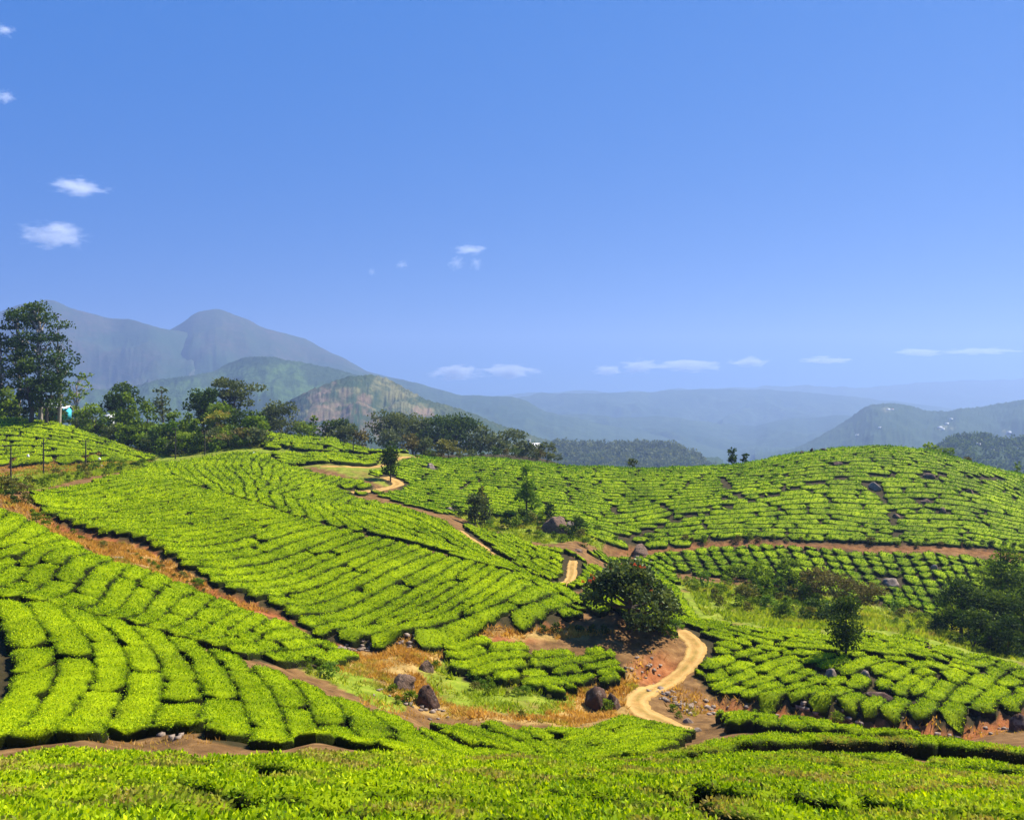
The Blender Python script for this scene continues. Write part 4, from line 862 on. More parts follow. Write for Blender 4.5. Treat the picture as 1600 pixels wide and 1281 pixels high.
def skeleton(kind, w, r):
    """clumps, limbs for a plant one unit tall and w wide"""
    cl, lim = [], []; hw = w / 2
    def c(x, y, z, rx, rz, sh=0.45): cl.append((x, y, z, rx, rx, rz, sh + r.uniform(-.12, .12)))
    if kind == 'euc':
        lim.append(([(0, 0, -.03), (.01, 0, .3), (-.01, .01, .62), (.0, 0, .93)], [.020, .016, .010, .004]))
        for i in range(34):
            z = r.uniform(0.30, 0.97); rr = hw * r.uniform(.25, .95) * (1.05 - 0.6 * abs(z - .62) / .4); a = r.uniform(0, 6.28)
            x, y = math.cos(a) * rr, math.sin(a) * rr; q = r.uniform(.055, .095); c(x, y, z, q, q * .55, .4)
            if i % 2 == 0: lim.append(([(0, 0, z - .16), (x * .5, y * .5, z - .07), (x, y, z)], [.008, .005, .002]))
        c(0, 0, .96, .09, .05)
    elif kind == 'umbrella':
        lim.append(([(0, 0, -.03), (.02, 0, .25), (0, .02, .55), (0, 0, .8)], [.030, .024, .016, .006]))
        for i in range(22):
            z = r.uniform(0.48, 0.95); rr = hw * r.uniform(.2, .88); a = r.uniform(0, 6.28); x, y = math.cos(a) * rr, math.sin(a) * rr
            c(x, y, z - 0.12 * (rr / hw) ** 2, r.uniform(.10, .17) * max(w, .6), r.uniform(.05, .08), .4)
            if i % 2: lim.append(([(0, 0, .4), (x * .5, y * .5, z - .2), (x, y, z - .08)], [.012, .008, .003]))
    elif kind in ('round', 'bush', 'tulip'):
        z0 = {'round': .2, 'bush': .06, 'tulip': .26}[kind]
        if kind != 'bush': lim.append(([(0, 0, -.05), (.02, 0, .2), (0, 0, .5)], [.035, .028, .015]))
        n = 30 if kind == 'tulip' else (18 if kind == 'round' else 11)
        for i in range(n):
            z = r.uniform(z0, .93); f = math.sqrt(max(0.05, 1 - ((z - z0) / (1.02 - z0)) ** 2)) if kind != 'round' else math.sqrt(max(.05, 1 - ((z - .55) / .5) ** 2))
            a = r.uniform(0, 6.28); rr = hw * f * r.uniform(.45, .85); x, y = math.cos(a) * rr, math.sin(a) * rr
            q = r.uniform(.13, .2) * min(1.2, max(w, .5)); c(x, y, z, q, q * .75)
            if i % 3 == 0: lim.append(([(0, 0, .1 if kind == 'bush' else .3), (x * .5, y * .5, z * .6), (x, y, z)], [.014, .009, .003]))
        c(0, 0, .8, .16 * max(w, .6), .14)
    elif kind == 'oak':
        lim.append(([(0, 0, -.03), (0.01, 0, .4), (0, 0, .95)], [.022, .015, .004]))
        for i in range(20):
            z = r.uniform(.22, .96); a = r.uniform(0, 6.28); rr = hw * (1.08 - z) * r.uniform(.5, 1.0) * 1.1; q = .06 + .09 * (1.05 - z)
            c(math.cos(a) * rr, math.sin(a) * rr, z, q * max(.7, w), q * .8, .45)
    elif kind == 'column':
        lim.append(([(0, 0, -.03), (0.01, 0, .3), (0, 0, .9)], [.024, .018, .006]))
        for i in range(26):
            z = r.uniform(.20, .93); a = r.uniform(0, 6.28); f = math.sin(math.pi * np.clip((z - .08) / .98, 0, 1)) ** .6; rr = hw * f * r.uniform(.3, .8)
            c(math.cos(a) * rr, math.sin(a) * rr, z, .10, .085, .4)
    elif kind == 'feather':
        lim.append(([(0, 0, -.03), (.02, .01, .4), (0, 0, .97)], [.022, .016, .004]))
        for i in range(44):
            z = r.uniform(.15, .97); a = r.uniform(0, 6.28); rr = hw * (1.02 - z * .75) * r.uniform(.3, 1.05); x, y = math.cos(a) * rr, math.sin(a) * rr
            c(x, y, z, r.uniform(.05, .10), r.uniform(.025, .045), .42); lim.append(([(0, 0, z - .04), (x * .6, y * .6, z), (x, y, z - .01)], [.006, .004, .002]))
    elif kind == 'sparse':
        lim.append(([(0, 0, -.03), (.02, .01, .3), (0.03, 0, .6), (0, 0, .9)], [.020, .015, .010, .003]))
        for i in range(26):
            z = r.uniform(.35, .97); a = r.uniform(0, 6.28); rr = hw * r.uniform(.3, 1.0); x, y = math.cos(a) * rr, math.sin(a) * rr
            c(x, y, z, r.uniform(.03, .07), r.uniform(.02, .04), .5); lim.append(([(0, 0, z - .18), (x * .6, y * .6, z - .06), (x, y, z)], [.007, .005, .002]))
    elif kind == 'twiggy':
        for i in range(16):
            a = r.uniform(0, 6.28); x, y = math.cos(a) * hw * r.uniform(.3, .95), math.sin(a) * hw * r.uniform(.3, .95); z = r.uniform(.5, .95) * math.sqrt(max(.1, 1 - (x * x + y * y) / hw / hw * .7))
            c(x, y, z, .13 * max(w, .7), .11, .45); lim.append(([(0, 0, -.02), (x * .4, y * .4, z * .5), (x, y, z)], [.012, .008, .003]))
    return cl, lim
FULL = {'dark': 'leaf_dark', 'mid': 'leaf_mid', 'bright': 'leaf_bright', 'grey': 'leaf_grey', 'olive': 'leaf_olive', 'brown': 'leaf_brown', 'yellow': 'leaf_yellow'}
def plant(kind, H, Wd, Y, seed, lsk=1.0):
    """trunk mesh, crown mesh in metres"""
    r = np.random.default_rng(seed); w = Wd / H; cl, lim = skeleton(kind, w, r)
    hpx = H * F / Y; area = hpx * Wd * F / Y
    ls = max(0.10, 3.3 * Y / F) * lsk; n = int(np.clip(area / 2.6 * {'euc': .55, 'sparse': .35, 'column': 2.2, 'feather': 1.0, 'twiggy': .9, 'bush': 1.3, 'round': 1.3}.get(kind, 1.2) / lsk ** 2, 110, 8000))
    C = np.array(cl); C[:, 3:6] *= {'euc': 1.0, 'sparse': 1.0, 'twiggy': 1.2, 'umbrella': 1.3, 'feather': 1.4, 'column': 1.6}.get(kind, 1.25); C[:, :6] *= H
    T = [tube(np.array(p) * H + r.normal(0, .004 * H, (len(p), 3)), np.maximum(np.array(q) * H, .02), 5) for p, q in lim]
    return T, leaves(C, n, ls, r), C
def crown_mesh(L, m): return mesh_np('crown', L[0], L[1], m, tint=L[2])
def trunk_mesh(T, m):
    V, Q = merge(T); return mesh_np('trunk', V, Q, m, smooth=True)
def gp(px, Y): x = (px - 800) / F * Y; return (x, Y, float(gz(x, Y)))
def spot(px, py, Y=None):
    x, y = W(px, py, 0.0, Y); return (x, y, float(gz(x, y)))
TREES = [ # px, top py, Y, width px, kind, foliage, category word, label
 (62, 475, 205, 84, 'euc', 'dark', 'tallest eucalyptus with layered dark crown at the upper left'),
 (28, 484, 214, 64, 'euc', 'dark', 'tall dark eucalyptus just left of the tallest one'),
 (92, 503, 208, 58, 'euc', 'dark', 'slightly lower eucalyptus right of the tallest one, pale bare trunk'),
 (2, 522, 212, 50, 'euc', 'dark', 'eucalyptus cut by the left edge of the photo'),
 (48, 552, 200, 50, 'round', 'dark', 'dense dark tree filling the foot of the eucalyptus clump'),
 (72, 572, 201, 50, 'round', 'dark', 'dark leafy tree under the right side of the eucalyptus clump'),
 (118, 583, 222, 44, 'sparse', 'mid', 'thin see-through tree right of the eucalyptus clump'),
 (10, 606, 210, 46, 'bush', 'mid', 'rounded green tree at the left edge under the eucalypts'),
 (150, 634, 212, 56, 'bush', 'mid', 'low broad green tree right of the turquoise hut'),
 (188, 597, 232, 64, 'umbrella', 'dark', 'dark flat-topped tree behind the green trees left of centre'),
 (200, 612, 214, 46, 'oak', 'mid', 'pointed green tree in front of the dark flat-topped one'),
 (230, 622, 211, 42, 'oak', 'mid', 'pointed young green tree with visible stem, second from the flat-topped tree'),
 (252, 606, 236, 24, 'feather', 'grey', 'thin tall feathery tree rising alone above the green trees'),
 (272, 638, 208, 42, 'oak', 'mid', 'pointed tree between the feathery tree and the dark twin-headed tree'),
 (292, 642, 210, 40, 'oak', 'mid', 'leafy tree left of the yellow-topped tree'),
 (270, 656, 200, 34, 'oak', 'bright', 'small bright conical tree behind the fifth power pole'),
 (306, 655, 200, 36, 'oak', 'mid', 'small conical tree right of the bright conical one'),
 (316, 604, 226, 62, 'umbrella', 'dark', 'dark twin-headed tree with a bare black trunk'),
 (328, 605, 222, 40, 'round', 'dark', 'dense dark tree against the right of the twin-headed tree'),
 (366, 590, 242, 78, 'umbrella', 'grey', 'broad grey-green tree with open crown, tallest above the brown thicket'),
 (345, 628, 214, 46, 'round', 'mid', 'green tree under the broad grey-green one'),
 (338, 641, 204, 42, 'umbrella', 'yellow', 'small tree with a yellow and orange top'),
 (385, 640, 208, 60, 'round', 'dark', 'dark tree mass at the right end of the left-hand trees'),
 (400, 650, 204, 44, 'umbrella', 'mid', 'green layered tree at the edge of the dark mass'),
 (360, 668, 199, 90, 'twiggy', 'brown', 'wide brown leafless thicket under the trees left of the bright field'),
 (395, 668, 200, 44, 'twiggy', 'brown', 'smaller brown thicket touching the bright field'),
 (440, 626, 262, 66, 'round', 'grey', 'large rounded grey-green tree behind the left end of the bright field'),
 (422, 640, 258, 40, 'round', 'grey', 'rounded tree left of the large grey-green one'),
 (490, 651, 268, 32, 'oak', 'mid', 'lighter green pointed tree behind the bright field'),
 (470, 660, 262, 44, 'round', 'mid', 'low rounded tree behind the bright field'),
 (514, 655, 270, 26, 'umbrella', 'dark', 'small dark tree left of the dark pointed one behind the bright field'),
 (536, 651, 268, 34, 'umbrella', 'dark', 'dark pointed tree behind the middle of the bright field'),
 (540, 668, 262, 60, 'round', 'grey', 'broad low tree behind the bright field under the dark pointed one'),
 (562, 674, 262, 30, 'round', 'brown', 'small brownish tree at the right of the bright field trees'),
 (608, 646, 312, 66, 'round', 'grey', 'leftmost big tree of the distant wood beyond the far hill'),
 (636, 645, 322, 80, 'round', 'grey', 'second tall tree of the distant wood'),
 (662, 656, 318, 44, 'round', 'grey', 'shorter tree between the tall trees of the distant wood'),
 (684, 648, 310, 66, 'round', 'dark', 'dark tall tree left of the middle of the distant wood'),
 (706, 645, 318, 72, 'round', 'dark', 'tallest tree in the middle of the distant wood'),
 (732, 653, 322, 70, 'round', 'dark', 'dark tree right of the tallest one in the distant wood'),
 (750, 668, 312, 42, 'round', 'grey', 'tree where the distant wood steps down to the right'),
 (775, 678, 306, 46, 'round', 'grey', 'low grey-green tree of the distant wood before the isolated crown'),
 (804, 670, 300, 48, 'round', 'grey', 'isolated higher crown right of the distant wood'),
 (790, 690, 292, 50, 'bush', 'grey', 'low bushy tree under the isolated crown'),
 (852, 691, 292, 50, 'bush', 'grey', 'dark umbrella-shaped tree right of the white house'),
 (820, 702, 288, 34, 'bush', 'grey', 'low rounded tree in front of the white house'),
 (645, 676, 240, 40, 'twiggy', 'brown', 'bare purplish-brown tree at the foot of the distant wood'),
 (664, 684, 236, 34, 'bush', 'grey', 'grey-green bush right of the bare purplish tree'),
 (700, 688, 232, 52, 'umbrella', 'olive', 'yellow-olive rounded tree at the foot of the distant wood'),
 (735, 703, 236, 24, 'bush', 'grey', 'pale low bush right of the yellow-olive tree'),
 (612, 668, 300, 40, 'bush', 'grey', 'bushy tree under the leftmost big tree of the distant wood'),
 (610, 693, 162.5, 23, 'column', 'dark', 'lone dark tree beside the bend of the upper path'),
 (742, 771, 133, 24, 'column', 'grey', 'left one of two slender pale trees with thin trunks below the far hill'),
 (757, 774, 136, 15, 'column', 'grey', 'right, narrower one of two slender pale trees below the far hill'),
 (752, 759, 144, 18, 'oak', 'olive', 'small olive tree behind the two slender pale trees'),
 (822, 728, 146, 40, 'oak', 'bright', 'soft bright green tree on the left of the far hill'),
 (806, 793, 137, 13, 'oak', 'mid', 'small slender green tree in the dip under the bright green tree'),
 (859, 786, 142, 14, 'umbrella', 'dark', 'tiny dark tree growing on top of the largest valley boulder'),
 (1144, 702, 193, 11, 'column', 'dark', 'taller one of two small trees on the skyline saddle'),
 (1164, 709, 194, 8, 'column', 'dark', 'shorter one of two small trees on the skyline saddle'),
 (988, 718, 196, 18, 'umbrella', 'grey', 'small flat tree peeping over the skyline left of the two small trees'),
 (1455, 694, 212, 34, 'bush', 'mid', 'bushy tree behind the right shoulder of the far hill'),
 (1481, 700, 210, 22, 'round', 'mid', 'round green tree behind the right shoulder of the far hill'),
 (1509, 712, 208, 14, 'twiggy', 'brown', 'small bare tree right of the round green tree on the skyline'),
 (1590, 722, 205, 10, 'oak', 'mid', 'small pointed tree on the right skyline'),
 (1186, 876, 118, 36, 'round', 'mid', 'green leafy tree at the foot of the knobbly terrace, left one of a pair'),
 (1232, 866, 120, 36, 'round', 'mid', 'green leafy tree at the foot of the knobbly terrace, right one of a pair'),
 (1197, 896, 111, 36, 'bush', 'mid', 'bushy dark green tree just in front of the pair of leafy trees'),
 (1165, 914, 106, 40, 'umbrella', 'olive', 'small olive tree standing alone in the rough grass'),
 (1228, 930, 101, 22, 'oak', 'mid', 'small green tree in rough grass left of the columnar tree'),
 (1276, 889, 116, 52, 'round', 'brown', 'dark brownish round tree left of the bare twiggy one'),
 (1330, 892, 110, 100, 'twiggy', 'brown', 'wide bare brown twiggy tree behind the columnar tree'),
 (1272, 934, 103, 46, 'bush', 'dark', 'dark bush at the foot of the brown trees'),
 (1300, 940, 101, 38, 'bush', 'dark', 'second dark bush between the brown trees and the columnar tree'),
 (1322, 932, 74, 40, 'column', 'dark', 'lone dense columnar tree casting a shadow on the right-hand tea field'),
 (1563, 852, 106, 118, 'feather', 'mid', 'tall feathery tree at the right rising above the dark clump'),
 (1500, 905, 98, 74, 'round', 'dark', 'left dark tree of the clump at the right edge'),
 (1545, 915, 96, 90, 'round', 'dark', 'middle dark tree of the clump at the right edge'),
 (1595, 925, 94, 96, 'round', 'dark', 'rightmost dark tree of the clump at the right edge'),
 (1520, 950, 92, 66, 'bush', 'dark', 'low dark bush in front of the left part of the right edge clump'),
 (1575, 958, 90, 80, 'bush', 'dark', 'low dark bush in front of the right part of the right edge clump'),
 (1462, 958, 99, 26, 'oak', 'dark', 'narrow dark tree just left of the right edge clump'),
 (1478, 920, 104, 50, 'oak', 'mid', 'green tree at the left shoulder of the right edge clump'),
 (1630, 890, 96, 80, 'round', 'dark', 'dark tree mostly beyond the right edge of the photo'),
]
for i, (px, top, Y, wpx, kind, fol, label) in enumerate(TREES):
    x, y, z = gp(px, Y); H_ = (HOR - top) / F * Y - z
    if H_ < 1.2: H_ = 1.2
    cut = kind in ('round', 'umbrella', 'oak') and H_ * F / Y > wpx * 2.2       # tree base hidden below the skyline: keep a plausible crown
    e = empty('tree' if kind != 'twiggy' else 'bare_tree', (x, y, z - .05), 0)
    tag(e, label, 'tree', 'trees of the tea valley')
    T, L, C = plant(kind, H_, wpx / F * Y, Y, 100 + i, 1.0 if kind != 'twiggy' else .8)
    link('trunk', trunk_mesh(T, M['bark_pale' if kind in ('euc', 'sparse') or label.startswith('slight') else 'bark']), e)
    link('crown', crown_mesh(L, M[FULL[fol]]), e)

# the flowering tree on the mound, leaning over the cut bank
x, y, z = gp(985, 78.5); ztop = (HOR - 880) / F * 78.5; H_ = ztop - z + .3
ft = empty('flowering_tree', (x, y, z - .1)); tag(ft, 'big spreading dark tree with red blossom standing on the mound by the dirt road', 'tree')
r = np.random.default_rng(7); cl = []; lim = [([(0, 0, -.2), (.1, 0, 1.2), (0, .1, 2.6)], [.38, .30, .24])]
for i in range(64):
    a = r.uniform(0, 6.28); f = math.sqrt(r.uniform(0, 1)); rx = 4.05 * f; xx, yy = math.cos(a) * rx, math.sin(a) * rx * .9
    zz = H_ - 0.75 - 3.6 * f ** 2.2 * (1.25 if xx > 0 else .8) + r.uniform(-.5, .25); zz = max(zz, 0.9 if xx < 2 else -.2)
    q = r.uniform(.65, 1.15); cl.append((xx, yy, zz, q, q, q * .7, .35 + r.uniform(-.15, .2)))
    if i % 3 == 0: lim.append(([(0, 0, 2.2), (xx * .45, yy * .45, zz * .75), (xx * .9, yy * .9, zz)], [.16, .10, .03]))
T = [tube(np.array(p), q, 7) for p, q in lim]
link('trunk', trunk_mesh(T, M['bark']), ft)
cl = [(a_, b_, c_, d_ * 1.25, e_ * 1.25, f_ * 1.25, g_) for a_, b_, c_, d_, e_, f_, g_ in cl]; L = leaves(cl, 11500, .30, r); link('crown', crown_mesh(L, M['leaf_tulip']), ft)
fl = []
for (fx, fy) in ((955, 890), (962, 893), (987, 882), (991, 880), (1001, 884), (1007, 887), (921, 905), (928, 902), (912, 910), (1014, 914), (1019, 922), (1031, 938), (1045, 960), (925, 898), (975, 884)):
    zz = (HOR - fy) / F * 77.5 - z; fl.append(((fx - 800) / F * 77.5 - x, -1.2 + r.uniform(-.5, 1.2), zz, .13, .13, .10, .5))
V, Q, t = leaves(fl, 260, .13, r); link('blossom', mesh_np('blossom', V, Q, M['flower'], tint=t), ft)

# rocks
def rock_mesh(w, h, seed, m):
    r = np.random.default_rng(seed); nu, nv = 30, 18
    u, v = np.meshgrid(np.linspace(0, 2 * np.pi, nu, endpoint=False), np.linspace(0, np.pi, nv)); 
    X, Yv, Z = np.cos(u) * np.sin(v), np.sin(u) * np.sin(v), np.cos(v)
    d = 1 + .22 * vnoise(X * 1.4 + seed, Yv * 1.4, Z * 1.4, seed) + .10 * fbm(X * 3.3, Yv * 3.3 + seed, Z * 3.3, o=3, seed=seed)
    for k in range(9):       # flat broken faces
        nn = r.normal(0, 1, 3); nn[2] = abs(nn[2]) * .8; nn /= np.linalg.norm(nn); dt = X * nn[0] + Yv * nn[1] + Z * nn[2]
        lim_ = r.uniform(.62, .88); d = np.where(dt * d > lim_, lim_ / np.maximum(dt, .05), d)
    d = d * (1 + .05 * fbm(X * 6, Yv * 6, Z * 6, o=3, seed=seed + 3))
    V = np.stack([X * d * w / 2, Yv * d * w / 2 * .8, Z * d * h * .72 + h * .28], -1).reshape(-1, 3)
    i, j = np.meshgrid(np.arange(nv - 1), np.arange(nu), indexing='ij'); j2 = (j + 1) % nu
    return mesh_np('rock', V, np.stack([i * nu + j, (i + 1) * nu + j, (i + 1) * nu + j2, i * nu + j2], -1).reshape(-1, 4), m, smooth=False)
for i, (px, py, Y, w, h, m, label) in enumerate(ROCKS):
    if m is None: continue
    x, y = W(px, py, 0.0, Y); o = link('boulder' if w > 1.5 else 'stone', rock_mesh(w * .82, h * .85, 40 + i, M[m]), None, (x, y, float(gz(x, y)) - .05 - h * .12)); o.rotation_euler = (0, 0, i * .7)
    tag(o, label, 'rock', 'rocks among the tea')

# shrubs: each one a thing, sharing a few meshes of each look
SHR = {}
def shrub_proto(kind, fol, hpx):
    key = (kind, fol, hpx)
    if key not in SHR:
        out = []
        for k in range(3):
            T, L, C = plant(kind, 1.0, 1.25, 1.0 * F / hpx, 500 + k * 7 + hpx, 1.0)
            n = L[0].shape[0] // 4; r = np.random.default_rng(k)
            ls = 3.2 / hpx; LL = leaves(C, int(hpx * hpx * 1.25 / 2.4) + 80, ls, r)
            if T and kind != 'bush':
                tv, tq = merge([tube(np.zeros((2, 3)) + [[0, 0, 0], [0, 0, .4]], [.02, .012], 4)])
                V = np.concatenate([LL[0], tv]); Q = np.concatenate([LL[1], tq + len(LL[0])]); t = np.r_[LL[2], np.zeros(len(tv))]
            else: V, Q, t = LL
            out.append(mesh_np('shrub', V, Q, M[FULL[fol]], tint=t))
        SHR[key] = out
    return SHR[key]
SHRUBS = []
def shrub(px, py, hpx, kind, fol, group, Y=None, wf=1.0):
    x, y = W(px, py, 0.0, Y); z = float(gz(x, y)); me = shrub_proto(kind, fol, 24 if hpx < 30 else 48)
    o = link('shrub', me[len(SHRUBS) % 3], None, (x, y, z - .05)); s = hpx / F * y
    o.scale = (s * wf, s * wf, s); o.rotation_euler = (0, 0, len(SHRUBS) * 1.3)
    o['group'] = group; SHRUBS.append((o, px, py - hpx / 2, hpx, fol))
rs = random.Random(3)
def scatter(poly, n, h, kinds, fols, group, mind=9, Yr=None):
    P_ = np.array(poly, float); got = []; k = 0
    while len(got) < n and k < n * 60:
        k += 1; a = rs.uniform(P_[:, 0].min(), P_[:, 0].max()); b = rs.uniform(P_[:, 1].min(), P_[:, 1].max())
        if not inpoly(np.array([a]), np.array([b]), P_)[0]: continue
        if any(math.hypot(a - c, (b - d) * 1.6) < mind for c, d in got): continue
        got.append((a, b))
    got.sort(key=lambda q: q[1])
    for a, b in got:
        hh = rs.uniform(*h) * rs.choice((.75, 1, 1.1, 1.35)); shrub(a, b, hh, rs.choice(kinds), rs.choice(fols), group, None if Yr is None else Yr(a, b), rs.uniform(.8, 1.25))
HEATH = 'shrubs on the rough grass below the knobbly terrace'
scatter([(1070, 915), (1150, 918), (1280, 930), (1300, 965), (1240, 972), (1130, 955)], 42, (9, 20), ['bush'], ['mid', 'bright', 'bright', 'olive'], HEATH, 13)
scatter([(1380, 950), (1470, 968), (1480, 990), (1400, 985)], 14, (8, 15), ['bush'], ['mid', 'bright', 'olive'], HEATH, 12)
scatter([(1130, 900), (1260, 915), (1300, 940), (1200, 930)], 12, (14, 26), ['bush'], ['mid', 'dark', 'mid'], HEATH, 18)
scatter([(1480, 968), (1600, 985), (1600, 1035), (1540, 1018)], 12, (18, 30), ['bush'], ['dark', 'dark', 'mid'], HEATH, 18)
scatter([(1050, 890), (1080, 905), (1090, 930), (1060, 915)], 5, (7, 11), ['bush'], ['mid', 'olive'], HEATH, 9)
DIP = 'shrubs in the dip between the big slope and the far hill'
scatter([(700, 800), (740, 806), (830, 808), (930, 828), (950, 848), (900, 850), (860, 846), (790, 832), (740, 822)], 26, (7, 14), ['bush'], ['mid', 'bright', 'dark', 'olive'], DIP, 13)
shrub(820, 822, 24, 'bush', 'dark', DIP); shrub(900, 838, 26, 'bush', 'dark', DIP); shrub(916, 856, 16, 'bush', 'mid', DIP); shrub(846, 812, 12, 'bush', 'mid', DIP)
BELT = 'undergrowth below the trees at the upper left'
scatter([(95, 655), (140, 665), (240, 705), (250, 715), (330, 716), (410, 712), (405, 690), (300, 680), (200, 665), (130, 648)], 74, (18, 34), ['bush'], ['mid', 'mid', 'dark', 'bright', 'grey'], BELT, 14, lambda a, b: 222 - (b - 648) * .42)
scatter([(0, 640), (90, 650), (40, 650), (0, 646)], 9, (12, 22), ['bush'], ['mid', 'dark'], BELT, 9, lambda a, b: 209)
scatter([(395, 672), (560, 680), (590, 690), (640, 700), (650, 704), (560, 686), (400, 674)], 12, (8, 14), ['bush'], ['grey', 'mid'], BELT, 14, lambda a, b: 226)
scatter([(640, 700), (860, 716), (860, 722), (640, 708)], 22, (10, 20), ['bush'], ['grey', 'mid', 'brown', 'dark'], 'bushes along the skyline behind the left of the far hill', 13, lambda a, b: 232 + (a - 640) * .15)
BANK = 'bushes along the roadside between the upper left field and the big slope'
scatter([(0, 765), (60, 752), (150, 735), (240, 722), (240, 728), (170, 742), (70, 762), (0, 775)], 26, (8, 17), ['bush'], ['mid', 'dark', 'mid', 'olive'], BANK, 11)
scatter([(0, 770), (50, 768), (62, 795), (40, 800), (0, 782)], 8, (10, 18), ['bush'], ['brown', 'olive', 'dark'], BANK, 11)
scatter([(120, 838), (260, 884), (250, 892), (110, 846)], 10, (6, 10), ['bush'], ['bright', 'olive', 'mid'], BANK.replace('roadside', 'gully side'), 10)
scatter([(960, 846), (1250, 842), (1600, 856), (1600, 861), (1250, 847), (960, 852)], 34, (6, 9), ['bush'], ['mid', 'dark', 'brown'], 'weeds along the terrace edge under the far hill', 9)
GUL = 'weedy shrubs along the dry gully'
scatter([(45, 800), (75, 812), (120, 838), (100, 838), (60, 820)], 7, (9, 14), ['bush'], ['mid', 'mid'], GUL, 11)
scatter([(200, 865), (250, 885), (330, 930), (300, 925), (230, 890)], 8, (7, 13), ['bush'], ['bright', 'olive', 'mid'], GUL, 12)
scatter([(440, 1030), (500, 1040), (520, 1062), (480, 1052)], 8, (9, 18), ['bush'], ['mid', 'mid', 'bright'], GUL, 12)
HOL = 'weeds and shrubs in the dry hollow'
shrub(640, 1100, 20, 'bush', 'mid', HOL); shrub(622, 1100, 13, 'bush', 'mid', HOL); shrub(614, 1082, 14, 'bush', 'mid', HOL); shrub(950, 1112, 18, 'bush', 'mid', HOL); shrub(680, 1045, 12, 'bush', 'mid', HOL)
shrub(1052, 1112, 12, 'bush', 'mid', HOL); shrub(1060, 1122, 10, 'bush', 'mid', HOL); shrub(815, 1122, 12, 'bush', 'olive', HOL)
scatter([(720, 1060), (880, 1070), (900, 1095), (800, 1095), (730, 1075)], 16, (7, 13), ['bush'], ['bright', 'bright', 'olive', 'mid'], HOL, 13)
shrub(1050, 1005, 26, 'bush', 'bright', HOL, 79.5, 1.2); shrub(1035, 1008, 20, 'bush', 'mid', HOL, 79); shrub(1028, 1000, 18, 'bush', 'dark', HOL, 79.5)
for px in (850, 868, 905, 925, 945): shrub(px, 990, 13 + px % 5, 'bush', 'dark', HOL)
shrub(1306, 1132, 18, 'bush', 'mid', 'plants on the right-hand bank'); shrub(1180, 1122, 12, 'bush', 'mid', 'plants on the right-hand bank')
LM2 = [(980, 930, 'the flowering tree'), (1322, 960, 'the columnar tree'), (667, 1087, 'the dark hollow boulder'), (934, 1080, 'the wide roadside boulder'), (868, 820, 'the largest valley boulder'), (1165, 925, 'the lone olive tree'), (1330, 905, 'the bare twiggy tree'),
       (1540, 960, 'the right-edge tree clump'), (60, 600, 'the eucalyptus clump'), (97, 640, 'the turquoise hut'), (338, 650, 'the yellow-topped tree'), (360, 690, 'the brown thicket'), (252, 640, 'the thin feathery tree'), (700, 690, 'the yellow-olive tree'), (830, 700, 'the white house'),
       (135, 715, 'the third power pole'), (17, 740, 'the leftmost power pole'), (70, 715, 'the forked power pole'), (745, 800, 'the two slender trees'), (230, 870, 'the dry grass gully'), (60, 790, 'the left tip of the big slope'), (500, 1040, 'the gully mouth'), (1010, 1090, 'the road bend'),
       (1200, 890, 'the pair of leafy trees'), (274, 700, 'the fourth power pole'), (320, 700, 'the fifth power pole'), (540, 670, 'the dark pointed tree'), (1000, 860, 'the domed boulder')]
FW = {'mid': 'green', 'dark': 'dark green', 'bright': 'bright green', 'olive': 'yellowish olive', 'grey': 'grey-green', 'brown': 'brown'}
bk = defaultdict(list)
for o, px, py, h, fol in SHRUBS:
    k = min(range(len(LM2)), key=lambda i: (LM2[i][0] - px) ** 2 + (LM2[i][1] - py) ** 2)
    dx, dy = px - LM2[k][0], py - LM2[k][1]; side = ('right of' if dx > 0 else 'left of') if abs(dx) > abs(dy) else ('below' if dy > 0 else 'above')
    bk[(fol, 'large' if h > 20 else ('small' if h < 12 else 'mid-sized'), side, k)].append((math.hypot(dx, dy), o))
for (fol, sz, side, k), L in bk.items():
    L.sort(key=lambda q: q[0])
    for i, (d, o) in enumerate(L):
        tag(o, f"{sz} {FW[fol]} shrub {side} {LM2[k][2]}" + (f", {ORD[i]}nearest to it" if len(L) > 1 else ''), 'shrub')

# far-off trees covering the nearer hills beyond: countless, one mass per hill
def wood(V, lo, n, hgt, seed, m, label, test=None):
    r = np.random.default_rng(seed); R_, C_ = V.shape[:2]
    i = r.integers(0, int(R_ * .80), n); j = r.integers(0, C_ - 1, n); a, b = r.random(n)[:, None], r.random(n)[:, None]
    p = (V[i, j] * (1 - a) + V[i + 1, j] * a) * (1 - b) + (V[i, j + 1] * (1 - a) + V[i + 1, j + 1] * a) * b
    if test is not None:
        PX = 800 + F * p[:, 0] / p[:, 1]; PY = HOR - F * p[:, 2] / p[:, 1]; k = test(PX, PY, r); p = p[k]
    n = len(p); C = []
    s = hgt * r.uniform(.55, 1.3, n)
    cl = np.c_[p[:, :2], p[:, 2] + s * .45, s * .42, s * .42, s * .52, .45 + r.normal(0, .12, n)]
    Vv, Q, t = leaves(cl, n * 16, hgt * .38, r)
    tag(link('wooded_slope', mesh_np('wooded_slope', Vv, Q, m, tint=t)), label, 'woodland', kind='stuff')
wood(HV, 0, 2200, 9, 1, M['leaf_dark'], 'dense trees covering the low wooded hill at the right edge')
wood(HC, 0, 2000, 11, 2, M['leaf_grey'], 'dense trees covering the small wooded ridge behind the skyline saddle')
print('plants', round(time.time() - T0, 1))

